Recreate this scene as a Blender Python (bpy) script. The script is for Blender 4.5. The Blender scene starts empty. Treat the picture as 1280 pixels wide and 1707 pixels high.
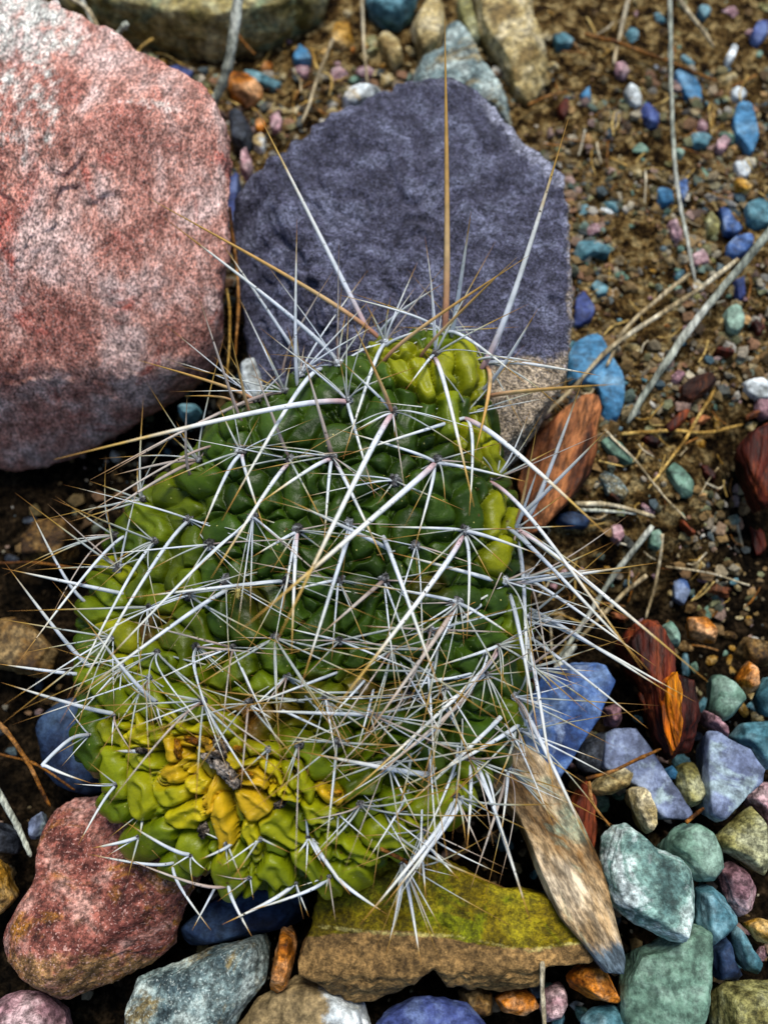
import bpy, bmesh, math, random
import numpy as np
from mathutils import Vector, Matrix

# ------------------------------------------------------------------ camera, light, exposure
U = 0.01                       # everything below is written in centimetres
SC = bpy.context.scene
COL = SC.collection
FPX = 1372.0                   # focal length in pixels of the 1280 px wide photograph
TILT = math.radians(22)
DIST = 25.7
FWD = np.array([0, math.sin(TILT), -math.cos(TILT)])
UPV = np.array([0, math.cos(TILT), math.sin(TILT)])
CAM = -FWD * DIST
cam_d = bpy.data.cameras.new('camera')
cam = bpy.data.objects.new('camera', cam_d)
COL.objects.link(cam)
cam.location = Vector(CAM * U)
cam.rotation_euler = (TILT, 0, 0)
cam_d.sensor_fit = 'HORIZONTAL'
cam_d.sensor_width = 36
cam_d.lens = 36 * FPX / 1280
cam_d.clip_start = 0.005
cam_d.clip_end = 50
cam_d.dof.use_dof = True
cam_d.dof.focus_distance = 0.205
cam_d.dof.aperture_fstop = 13.0
SC.camera = cam

SUN_EL, SUN_AZ = math.radians(64), math.radians(14)     # azimuth measured from +Y towards +X
w = bpy.data.worlds.new('World'); SC.world = w; w.use_nodes = True
nt = w.node_tree
bg = nt.nodes['Background']
sky = nt.nodes.new('ShaderNodeTexSky'); sky.sky_type = 'NISHITA'
sky.sun_disc = False; sky.sun_elevation = SUN_EL; sky.sun_rotation = SUN_AZ
nt.links.new(sky.outputs[0], bg.inputs[0]); bg.inputs[1].default_value = 0.05
sd = bpy.data.lights.new('sun', 'SUN'); sun = bpy.data.objects.new('sun', sd); COL.objects.link(sun)
sd.energy = 1.5; sd.angle = math.radians(24); sd.color = (1.0, 0.95, 0.88)
sdir = Vector((math.sin(SUN_AZ) * math.cos(SUN_EL), math.cos(SUN_AZ) * math.cos(SUN_EL), math.sin(SUN_EL)))
sun.rotation_euler = sdir.to_track_quat('Z', 'Y').to_euler()
SC.view_settings.view_transform = 'Standard'; SC.view_settings.look = 'None'
SC.view_settings.gamma = 1; SC.view_settings.use_curve_mapping = False
SC.view_settings.exposure = 1.5

# ------------------------------------------------------------------ helpers
def at(px, py, z):
    """point of the place seen at photograph pixel (px, py) that lies at height z"""
    d = FWD + (px - 640) / FPX * np.array([1, 0, 0]) + (853.5 - py) / FPX * UPV
    return CAM + d * ((z - CAM[2]) / d[2])

def at_many(px, py, z):
    d = FWD[None] + ((px - 640) / FPX)[:, None] * np.array([[1, 0, 0]]) + ((853.5 - py) / FPX)[:, None] * UPV[None]
    return CAM[None] + d * ((z - CAM[2]) / d[:, 2])[:, None]

def hit(px, py, n, p0):      # where the line of sight meets a plane
    n = np.asarray(n, float)
    d = FWD + (px - 640) / FPX * np.array([1, 0, 0]) + (853.5 - py) / FPX * UPV
    return CAM + d * ((np.asarray(p0) - CAM) @ n) / (d @ n)

def proj(P):
    q = P - CAM
    dep = q @ FWD
    return 640 + FPX * q[:, 0] / dep, 853.5 - FPX * (q @ UPV) / dep

def pxcm(P):                   # pixels per cm at a point
    return FPX / float((np.asarray(P) - CAM) @ FWD)

def h3(ix, iy, iz, s):
    with np.errstate(over='ignore'):
        n = (ix.astype(np.int64) * 374761393 + iy.astype(np.int64) * 668265263 + iz.astype(np.int64) * 2147483647 + s * 974634777) & 0xffffffff
        n = ((n ^ (n >> 13)) * 1274126177) & 0xffffffff
        n = ((n ^ (n >> 16)) * 2246822519) & 0xffffffff
        n = n ^ (n >> 15)
    return (n & 0xffffff) / float(0xffffff)

def vnoise(P, s=0):
    I = np.floor(P); f = P - I; f = f * f * (3 - 2 * f); I = I.astype(np.int64)
    r = 0
    for dx in (0, 1):
        for dy in (0, 1):
            for dz in (0, 1):
                wgt = (f[:, 0] if dx else 1 - f[:, 0]) * (f[:, 1] if dy else 1 - f[:, 1]) * (f[:, 2] if dz else 1 - f[:, 2])
                r = r + wgt * h3(I[:, 0] + dx, I[:, 1] + dy, I[:, 2] + dz, s)
    return r * 2 - 1

def fbm(P, o=4, s=0, gain=.5, ridged=False):
    a, t, r = 1.0, 0, 0
    for k in range(o):
        n = vnoise(P * 2.03 ** k + 17.3 * k + s * 3.1, s + k)
        if ridged: n = 1 - 2 * np.abs(n)
        r = r + a * n; t += a; a *= gain
    return r / t

def sstep(a, b, x):
    t = np.clip((x - a) / (b - a), 0, 1); return t * t * (3 - 2 * t)

def mesh_from(name, V, F, mat, smooth=True, attrs=None, colors=None):
    """V in cm; F an (n,3) or (n,4) array or list"""
    me = bpy.data.meshes.new(name)
    V = np.ascontiguousarray(V, dtype=np.float64) * U
    F = np.asarray(F)
    n, k = F.shape
    me.vertices.add(len(V)); me.vertices.foreach_set('co', V.ravel().astype(np.float32))
    me.loops.add(n * k); me.loops.foreach_set('vertex_index', F.ravel().astype(np.int32))
    me.polygons.add(n)
    me.polygons.foreach_set('loop_start', np.arange(0, n * k, k, dtype=np.int32))
    me.polygons.foreach_set('loop_total', np.full(n, k, dtype=np.int32))
    me.update(calc_edges=True); me.validate()
    me.polygons.foreach_set('use_smooth', np.full(len(me.polygons), smooth, dtype=bool))
    for an, av in (attrs or {}).items():
        a = me.attributes.new(an, 'FLOAT', 'POINT'); a.data.foreach_set('value', np.asarray(av, dtype=np.float32))
    if colors is not None:
        a = me.attributes.new('tint', 'FLOAT_COLOR', 'POINT')
        c = np.ones((len(V), 4), dtype=np.float32); c[:, :3] = colors
        a.data.foreach_set('color', c.ravel())
    if mat: me.materials.append(mat)
    return me

def link(name, me, parent=None, loc=None):
    o = bpy.data.objects.new(name, me); COL.objects.link(o)
    if parent is not None: o.parent = parent
    if loc is not None: o.location = Vector(np.asarray(loc) * U)
    return o

def tag(o, label=None, cat=None, group=None, kind=None):
    if label: o['label'] = label
    if cat: o['category'] = cat
    if group: o['group'] = group
    if kind: o['kind'] = kind
    return o

_ico = {}
def ico(n):
    if n not in _ico:
        bm = bmesh.new(); bmesh.ops.create_icosphere(bm, subdivisions=n, radius=1)
        v = np.array([x.co[:] for x in bm.verts]); v /= np.linalg.norm(v, axis=1)[:, None]
        f = np.array([[q.index for q in x.verts] for x in bm.faces]); bm.free()
        _ico[n] = (v, f)
    return _ico[n]

# ------------------------------------------------------------------ materials
def newmat(name):
    m = bpy.data.materials.new(name); m.use_nodes = True
    t = m.node_tree; b = t.nodes['Principled BSDF']
    return m, t, b

def N(t, typ, **kw):
    n = t.nodes.new(typ)
    for k, v in kw.items():
        if k in n.inputs: n.inputs[k].default_value = v
        else: setattr(n, k, v)
    return n

def noise(t, vec, scale, detail=4, rough=.55, dist=0):
    n = N(t, 'ShaderNodeTexNoise', Scale=scale, Detail=detail, Roughness=rough, Distortion=dist)
    t.links.new(vec, n.inputs['Vector']); return n.outputs['Fac']

def ramp(t, fac, stops):
    r = t.nodes.new('ShaderNodeValToRGB'); e = r.color_ramp.elements
    while len(e) > 1: e.remove(e[-1])
    e[0].position = stops[0][0]; e[0].color = (*stops[0][1], 1)
    for p, c in stops[1:]:
        x = e.new(p); x.color = (*c, 1)
    t.links.new(fac, r.inputs[0]); return r.outputs[0]

def mixc(t, fac, a, b, mode='MIX'):
    m = N(t, 'ShaderNodeMix', data_type='RGBA', blend_type=mode)
    for sock, v in ((0, fac), (6, a), (7, b)):
        if hasattr(v, 'links'): t.links.new(v, m.inputs[sock])
        elif isinstance(v, (int, float)): m.inputs[sock].default_value = v
        else: m.inputs[sock].default_value = (*v, 1)
    return m.outputs[2]

def mth(t, op, a, b=0, clamp=False):
    m = N(t, 'ShaderNodeMath', operation=op, use_clamp=clamp)
    for i, v in enumerate((a, b)):
        if hasattr(v, 'links'): t.links.new(v, m.inputs[i])
        else: m.inputs[i].default_value = v
    return m.outputs[0]

def objvec(t, stretch=None):
    tc = t.nodes.new('ShaderNodeTexCoord'); oi = t.nodes.new('ShaderNodeObjectInfo')
    mp = N(t, 'ShaderNodeVectorMath', operation='SCALE'); mp.inputs[3].default_value = 100.0
    t.links.new(tc.outputs['Object'], mp.inputs[0])
    ad = N(t, 'ShaderNodeVectorMath', operation='ADD'); t.links.new(mp.outputs[0], ad.inputs[0])
    rs = mth(t, 'MULTIPLY', oi.outputs['Random'], 40.0); t.links.new(rs, ad.inputs[1])
    v = ad.outputs[0]
    if stretch:
        ang, k = stretch
        m1 = N(t, 'ShaderNodeMapping'); m1.inputs['Rotation'].default_value = (0, 0, -ang)
        t.links.new(v, m1.inputs[0])
        m2 = N(t, 'ShaderNodeMapping'); m2.inputs['Scale'].default_value = (1 / k, 1, 1)
        t.links.new(m1.outputs[0], m2.inputs[0]); v = m2.outputs[0]
    return v

def rockmat(name, dark, mid, light, patch=None, patch_amt=.5, fine=9.0, speck=(.55, 1.6), bump=.5, rough=.62, stretch=None, base_scale=.9, second=None, spec=.14, blotch=1.0):
    m, t, b = newmat(name)
    if not any(q in name for q in ('blue', 'teal', 'indigo', 'white', 'wool', 'straw', 'stem', 'lavender', 'spider', 'purple', 'bark')):
        def sat(c, k=1.3):
            l = .3 * c[0] + .6 * c[1] + .1 * c[2]; return tuple(max(.002, l + k * (x - l)) for x in c)
        dark, mid, light = sat(tuple(x * .85 for x in dark)), sat(mid), sat(light, 1.15)
        if patch is not None: patch = sat(patch)
    v = objvec(t, stretch)
    n1 = noise(t, v, base_scale, 7, .62, .3)
    dark = tuple(m_ + (d_ - m_) * blotch for d_, m_ in zip(dark, mid)); light = tuple(m_ + (d_ - m_) * blotch for d_, m_ in zip(light, mid))
    c = ramp(t, n1, [(.40, dark), (.5, mid), (.62, light)])
    if patch is not None:
        p = noise(t, v, base_scale * .7 + .13, 6, .65, .8)
        pf = ramp(t, p, [(.62 - patch_amt * .25, (0, 0, 0)), (.70 - patch_amt * .2, (1, 1, 1))])
        c = mixc(t, pf, c, patch)
    if second is not None:      # another mineral, where the mesh carries a mask
        at_ = N(t, 'ShaderNodeAttribute', attribute_name='mask')
        br = noise(t, v, 2.2, 6, .7)
        s = mth(t, 'ADD', at_.outputs['Fac'], mth(t, 'MULTIPLY', mth(t, 'SUBTRACT', br, .5), 1.3))
        sf = ramp(t, s, [(.38, (0, 0, 0)), (.62, (1, 1, 1))])
        sc2 = ramp(t, noise(t, v, 1.7, 6, .7), [(.35, tuple(x * .45 for x in second)), (.55, second), (.7, tuple(min(1, x * 1.5) for x in second))])
        c = mixc(t, sf, c, sc2)
    pa = N(t, 'ShaderNodeAttribute', attribute_name='pale')  # lighter bands; some paint the brightness of sunlit faces into the colour
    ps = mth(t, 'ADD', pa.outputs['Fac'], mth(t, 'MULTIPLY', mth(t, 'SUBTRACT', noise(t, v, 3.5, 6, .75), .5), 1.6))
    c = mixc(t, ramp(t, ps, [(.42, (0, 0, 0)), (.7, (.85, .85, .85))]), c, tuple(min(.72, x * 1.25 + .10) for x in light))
    g = noise(t, v, fine, 3, .75)
    gq = noise(t, v, fine * 1.6 + 3.3, 1, .5)
    gs = ramp(t, g, [(.40, (speck[0],) * 3), (.5, (1, 1, 1)), (.60, (speck[1],) * 3)])
    c = mixc(t, 1.0, c, gs, 'MULTIPLY')
    c = mixc(t, ramp(t, gq, [(.60, (0, 0, 0)), (.70, (.45 * any(q in name for q in ('quartz', 'purple', 'rosy', 'grey_stone')),) * 3)]), c, tuple(min(.8, x * 1.6 + .12) for x in light))
    g2 = noise(t, v, min(fine, 9) * .42, 5, .72)
    c = mixc(t, 1.0, c, ramp(t, g2, [(.40, (.55,) * 3), (.5, (1, 1, 1)), (.60, (1.35,) * 3)]), 'MULTIPLY')
    t.links.new(c, b.inputs['Base Color'])
    t.links.new(mth(t, 'ADD', mth(t, 'MULTIPLY', g, .5), rough - .25), b.inputs['Roughness'])
    b.inputs['Specular IOR Level'].default_value = spec
    h = mth(t, 'ADD', mth(t, 'MULTIPLY', g, .35), mth(t, 'MULTIPLY', g2, .8))
    bp = N(t, 'ShaderNodeBump', Strength=bump, Distance=0.0011)
    t.links.new(h, bp.inputs['Height']); t.links.new(bp.outputs[0], b.inputs['Normal'])
    return m

M = {}
R = rockmat
M['pink'] = R('pink_quartzite', (.25, .105, .085), (.36, .20, .165), (.50, .375, .34), patch=(.30, .11, .09), patch_amt=.15, fine=15, speck=(.28, 2.0), bump=1.0, second=(.56, .56, .50), base_scale=.6, stretch=(1.5, 1.8), blotch=.8)
M['purple'] = R('purple_stone', (.015, .015, .026), (.044, .044, .070), (.12, .13, .185), fine=15, speck=(.25, 2.5), bump=1.0, second=(.24, .19, .13), base_scale=1.2, blotch=.55)
M['rosy'] = R('rosy_brown_stone', (.10, .038, .032), (.21, .088, .07), (.38, .22, .18), patch=(.20, .10, .04), patch_amt=.35, fine=8, speck=(.45, 1.6), bump=.9, second=(.24, .13, .05))
M['grey'] = R('grey_stone', (.06, .085, .09), (.14, .18, .175), (.33, .38, .35), patch=(.17, .14, .08), patch_amt=.3, fine=7, speck=(.5, 1.6), bump=.8)
M['olive'] = R('olive_stone', (.055, .042, .006), (.15, .118, .012), (.25, .22, .035), patch=(.13, .14, .03), patch_amt=.35, fine=9, speck=(.6, 1.45), bump=.9, second=(.22, .13, .045), blotch=.6)
M['tanbark'] = R('tan_layered_stone', (.15, .09, .045), (.30, .22, .135), (.46, .38, .27), patch=(.20, .23, .17), patch_amt=.15, fine=7, speck=(.5, 1.5), bump=.8, stretch=(-1.05, 3), second=(.08, .11, .13))
M['blue'] = R('blue_stone', (.015, .035, .11), (.04, .09, .235), (.13, .21, .37), patch=(.20, .26, .38), patch_amt=.25, fine=6, speck=(.82, 1.2), bump=.3)
M['lavender'] = R('lavender_stone', (.085, .105, .17), (.14, .175, .27), (.23, .28, .38), patch=(.26, .34, .36), patch_amt=.3, fine=7, speck=(.82, 1.2), bump=.3)
M['green'] = R('green_stone', (.08, .13, .12), (.17, .25, .22), (.44, .52, .48), patch=(.50, .56, .54), patch_amt=.35, fine=6, speck=(.6, 1.4), bump=.6, second=(.22, .19, .12))
M['sage'] = R('sage_stone', (.07, .11, .085), (.13, .20, .155), (.22, .31, .25), fine=8, speck=(.82, 1.2), bump=.3)
M['teal'] = R('teal_stone', (.03, .09, .11), (.07, .17, .20), (.16, .28, .31), fine=7, speck=(.82, 1.2), bump=.3)
M['cyan'] = R('sky_blue_chip', (.03, .12, .22), (.06, .19, .33), (.14, .28, .40), fine=7, speck=(.82, 1.2), bump=.3)
M['indigo'] = R('indigo_stone', (.02, .03, .10), (.045, .065, .19), (.10, .14, .28), fine=8, speck=(.82, 1.2), bump=.3)
M['ochre'] = R('ochre_stone', (.16, .08, .02), (.33, .20, .07), (.46, .33, .16), fine=7, speck=(.5, 1.5), bump=.7)
M['tan'] = R('tan_stone', (.19, .14, .07), (.33, .27, .15), (.48, .42, .28), fine=7, speck=(.5, 1.5), bump=.7)
M['khaki'] = R('khaki_stone', (.10, .09, .04), (.21, .20, .10), (.32, .32, .20), fine=7, speck=(.5, 1.5), bump=.7)
M['white'] = R('whitish_stone', (.32, .34, .33), (.52, .56, .56), (.70, .74, .74), patch=(.35, .27, .15), patch_amt=.2, fine=6, speck=(.7, 1.25), bump=.5, second=(.26, .19, .09))
M['mauve'] = R('mauve_stone', (.15, .09, .10), (.28, .18, .19), (.42, .31, .31), fine=7, speck=(.5, 1.5), bump=.6)
M['rust'] = R('rusty_orange_stone', (.20, .07, .02), (.38, .16, .06), (.52, .30, .16), fine=7, speck=(.5, 1.5), bump=.7)
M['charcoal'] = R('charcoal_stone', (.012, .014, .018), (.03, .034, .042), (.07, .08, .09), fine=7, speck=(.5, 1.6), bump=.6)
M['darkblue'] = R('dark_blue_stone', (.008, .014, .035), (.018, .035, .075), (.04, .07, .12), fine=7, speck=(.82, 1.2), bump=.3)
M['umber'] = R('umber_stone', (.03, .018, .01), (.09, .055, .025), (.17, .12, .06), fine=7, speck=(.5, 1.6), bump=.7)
M['topstone'] = R('greenish_tan_stone', (.10, .085, .035), (.24, .20, .10), (.36, .34, .20), patch=(.16, .19, .12), patch_amt=.5, fine=5, speck=(.6, 1.4), bump=.8, base_scale=.6)
M['bark'] = R('red_bark', (.025, .007, .003), (.12, .037, .012), (.26, .10, .035), fine=6, speck=(.4, 1.6), bump=.9, stretch=(1.2, 5), rough=.6)
M['darkbark'] = R('dark_red_bark', (.012, .002, .001), (.06, .009, .004), (.16, .035, .010), fine=6, speck=(.4, 1.6), bump=.9, stretch=(1.45, 5), rough=.55)
M['splinter'] = R('orange_wood_splinter', (.16, .04, .004), (.36, .12, .015), (.50, .22, .04), fine=6, speck=(.4, 1.5), bump=.9, stretch=(1.5, 6))
M['straw'] = R('dry_straw', (.24, .18, .09), (.40, .33, .20), (.52, .47, .34), fine=9, speck=(.6, 1.4), bump=.4, stretch=(1.57, 4))
M['greystraw'] = R('grey_dry_stem', (.18, .20, .16), (.32, .34, .27), (.46, .47, .40), fine=9, speck=(.55, 1.4), bump=.4, stretch=(1.4, 4))
M['goldstraw'] = R('golden_straw', (.22, .12, .02), (.38, .24, .06), (.48, .35, .12), fine=9, speck=(.6, 1.4), bump=.4)
M['browntwig'] = R('brown_twig', (.07, .03, .012), (.17, .08, .03), (.26, .14, .06), fine=9, speck=(.5, 1.5), bump=.5)

# soil
def soilmat():
    m, t, b = newmat('crumbly_soil_gap_shade')
    tc = t.nodes.new('ShaderNodeTexCoord')
    mp = N(t, 'ShaderNodeVectorMath', operation='SCALE'); mp.inputs[3].default_value = 100.0
    t.links.new(tc.outputs['Object'], mp.inputs[0]); v = mp.outputs[0]
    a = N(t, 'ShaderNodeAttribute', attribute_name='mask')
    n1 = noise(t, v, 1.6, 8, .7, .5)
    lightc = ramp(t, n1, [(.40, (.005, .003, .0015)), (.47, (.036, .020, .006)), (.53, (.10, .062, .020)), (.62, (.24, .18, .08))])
    shadec = ramp(t, n1, [(.38, (.002, .0015, .001)), (.5, (.006, .004, .002)), (.62, (.022, .014, .007))])  # near-black tone: shade of the low gaps painted into the soil colour
    c = mixc(t, a.outputs['Fac'], shadec, lightc)
    g = noise(t, v, 6, 4, .75)
    c = mixc(t, 1.0, c, ramp(t, g, [(.40, (.3,) * 3), (.5, (1, 1, 1)), (.60, (1.8,) * 3)]), 'MULTIPLY')
    vo = N(t, 'ShaderNodeTexVoronoi', Scale=5.0); t.links.new(v, vo.inputs['Vector'])
    t.links.new(c, b.inputs['Base Color']); b.inputs['Roughness'].default_value = .9; b.inputs['Specular IOR Level'].default_value = .03
    h = mth(t, 'ADD', mth(t, 'MULTIPLY', g, .6), mth(t, 'MULTIPLY', vo.outputs['Distance'], -.8))
    bp = N(t, 'ShaderNodeBump', Strength=.9, Distance=0.0015)
    t.links.new(h, bp.inputs['Height']); t.links.new(bp.outputs[0], b.inputs['Normal'])
    return m
M['soil'] = soilmat()

def gritmat():
    m, t, b = newmat('mixed_grit')
    a = N(t, 'ShaderNodeAttribute', attribute_name='tint')
    v = objvec(t)
    g = noise(t, v, 9, 3, .7)
    c = mixc(t, 1.0, a.outputs['Color'], ramp(t, g, [(.35, (.55,) * 3), (.5, (1, 1, 1)), (.66, (1.5,) * 3)]), 'MULTIPLY')
    t.links.new(c, b.inputs['Base Color']); b.inputs['Roughness'].default_value = .7; b.inputs['Specular IOR Level'].default_value = .1
    return m
M['grit'] = gritmat()

def fleshmat():
    m, t, b = newmat('cactus_flesh')
    a = N(t, 'ShaderNodeAttribute', attribute_name='tint')
    v = objvec(t)
    n1 = noise(t, v, 1.6, 5, .6)
    c = mixc(t, 1.0, a.outputs['Color'], ramp(t, n1, [(.3, (.62, .66, .6)), (.5, (1, 1, 1)), (.7, (1.3, 1.25, 1.1))]), 'MULTIPLY')
    vo = N(t, 'ShaderNodeTexVoronoi', Scale=3.1, Randomness=1.0); t.links.new(v, vo.inputs['Vector'])
    dots = ramp(t, vo.outputs['Distance'], [(.0, (1, 1, 1)), (.055, (1, 1, 1)), (.075, (0, 0, 0))])
    c = mixc(t, mth(t, 'MULTIPLY', dots, .7), c, (.55, .50, .16))
    vo2 = N(t, 'ShaderNodeTexVoronoi', Scale=1.3, Randomness=1.0); t.links.new(v, vo2.inputs['Vector'])
    sp = ramp(t, mth(t, 'ADD', vo2.outputs['Distance'], mth(t, 'MULTIPLY', noise(t, v, 9, 3, .6), .12)), [(.0, (1, 1, 1)), (.115, (1, 1, 1)), (.135, (0, 0, 0))])
    c = mixc(t, mth(t, 'MULTIPLY', sp, .8), c, (.09, .045, .012))
    t.links.new(c, b.inputs['Base Color'])
    b.inputs['Roughness'].default_value = .38; b.inputs['Specular IOR Level'].default_value = .22
    b.inputs['Subsurface Weight'].default_value = .06
    b.inputs['Subsurface Radius'].default_value = (.002, .003, .0006)
    b.inputs['Subsurface Scale'].default_value = 1.0
    g = noise(t, v, 7, 4, .6)
    bp = N(t, 'ShaderNodeBump', Strength=.35, Distance=0.0007)
    t.links.new(g, bp.inputs['Height']); t.links.new(bp.outputs[0], b.inputs['Normal'])
    return m
M['flesh'] = fleshmat()

def spinemat(name, stops, dots=True):
    m, t, b = newmat(name)
    a = N(t, 'ShaderNodeAttribute', attribute_name='along')
    v = objvec(t)
    oi = t.nodes.new('ShaderNodeObjectInfo')
    s = mth(t, 'ADD', a.outputs['Fac'], mth(t, 'MULTIPLY', mth(t, 'SUBTRACT', noise(t, v, 2.5, 3), .5), .16))
    c = ramp(t, s, stops)
    if dots:
        d = ramp(t, noise(t, v, 9, 2, .6), [(.29, (.10, .08, .06)), (.345, (1, 1, 1))])
        c = mixc(t, 1.0, c, d, 'MULTIPLY')
    c = mixc(t, 1.0, c, ramp(t, noise(t, v, 3.0, 3), [(.3, (.72, .74, .72)), (.6, (1, 1, 1))]), 'MULTIPLY')
    t.links.new(c, b.inputs['Base Color']); b.inputs['Roughness'].default_value = .5; b.inputs['Specular IOR Level'].default_value = .2
    return m
W1, W2 = (.50, .55, .60), (.66, .71, .77)
M['sp_w'] = spinemat('white_spine', [(0, (.42, .40, .42)), (.12, W1), (.6, W2), (.86, (.66, .66, .58)), (.93, (.42, .24, .05)), (1, (.26, .10, .02))])
M['sp_p'] = spinemat('pink_based_spine', [(0, (.38, .22, .23)), (.18, (.58, .42, .44)), (.42, W2), (.78, (.76, .76, .70)), (.9, (.58, .38, .10)), (1, (.38, .18, .03))])
M['sp_o'] = spinemat('amber_spine', [(0, (.34, .15, .11)), (.25, (.50, .26, .14)), (.5, (.62, .42, .20)), (.7, (.55, .32, .10)), (1, (.42, .24, .04))], dots=False)
M['sp_g'] = spinemat('grey_spine', [(0, (.26, .25, .24)), (.12, (.32, .34, .32)), (.6, (.42, .46, .44)), (.72, (.42, .40, .26)), (.8, (.36, .22, .04)), (1, (.22, .09, .02))])
M['sp_b'] = spinemat('brown_spine', [(0, (.20, .13, .11)), (.3, (.38, .29, .25)), (.8, (.50, .44, .38)), (1, (.32, .16, .04))])
M['wool'] = R('areole_wool', (.03, .028, .026), (.11, .11, .11), (.30, .32, .34), fine=14, speck=(.3, 2.0), bump=1.0, rough=.9, base_scale=3)
M['palewool'] = R('pale_areole_wool', (.10, .09, .08), (.30, .32, .34), (.55, .60, .64), fine=14, speck=(.35, 1.6), bump=1.0, rough=.9, base_scale=3)
M['scar'] = R('corky_scar', (.008, .007, .006), (.05, .042, .035), (.30, .26, .22), fine=11, speck=(.3, 2.0), bump=1.0, rough=.9, base_scale=2.2)
M['withered'] = R('withered_skin', (.12, .05, .006), (.33, .17, .02), (.50, .32, .06), fine=7, speck=(.6, 1.4), bump=.7, rough=.45, base_scale=1.6)
M['spider'] = R('spider_skin', (.05, .04, .01), (.25, .20, .05), (.45, .38, .14), fine=16, speck=(.4, 1.6), bump=.3, base_scale=4)

# ------------------------------------------------------------------ ground
def ground_z(x, y):
    P = np.stack([x, y, np.zeros_like(x)], 1)
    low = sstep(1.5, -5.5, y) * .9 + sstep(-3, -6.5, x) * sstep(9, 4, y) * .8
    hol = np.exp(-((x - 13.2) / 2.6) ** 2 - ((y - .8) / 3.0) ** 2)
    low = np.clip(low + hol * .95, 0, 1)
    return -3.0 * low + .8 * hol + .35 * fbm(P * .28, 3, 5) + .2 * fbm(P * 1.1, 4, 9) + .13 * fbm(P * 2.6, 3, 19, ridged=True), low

def axis_coords():
    a = np.linspace(-17, 17, 330)
    e = 17 + np.cumsum(np.geomspace(.4, 45, 28))
    return np.concatenate([-e[::-1], a, e])
gx = axis_coords(); gy = axis_coords()
GX, GY = np.meshgrid(gx, gy, indexing='ij')
gz, low = ground_z(GX.ravel(), GY.ravel())
near = sstep(60, 20, np.hypot(GX.ravel(), GY.ravel()))
n0 = len(gx); n1_ = len(gy)
idx = np.arange(n0 * n1_).reshape(n0, n1_)
Fq = np.stack([idx[:-1, :-1], idx[1:, :-1], idx[1:, 1:], idx[:-1, 1:]], -1).reshape(-1, 4)
P3 = np.stack([GX.ravel(), GY.ravel(), gz], 1)
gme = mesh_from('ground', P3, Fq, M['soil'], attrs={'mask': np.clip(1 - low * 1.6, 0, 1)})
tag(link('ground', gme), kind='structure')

def ground_at(px, py, lift=0.0):
    z = 0.0
    for _ in range(5):
        p = at(px, py, z)
        z = float(ground_z(np.array([p[0]]), np.array([p[1]]))[0][0]) + lift
    return at(px, py, z)

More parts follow.
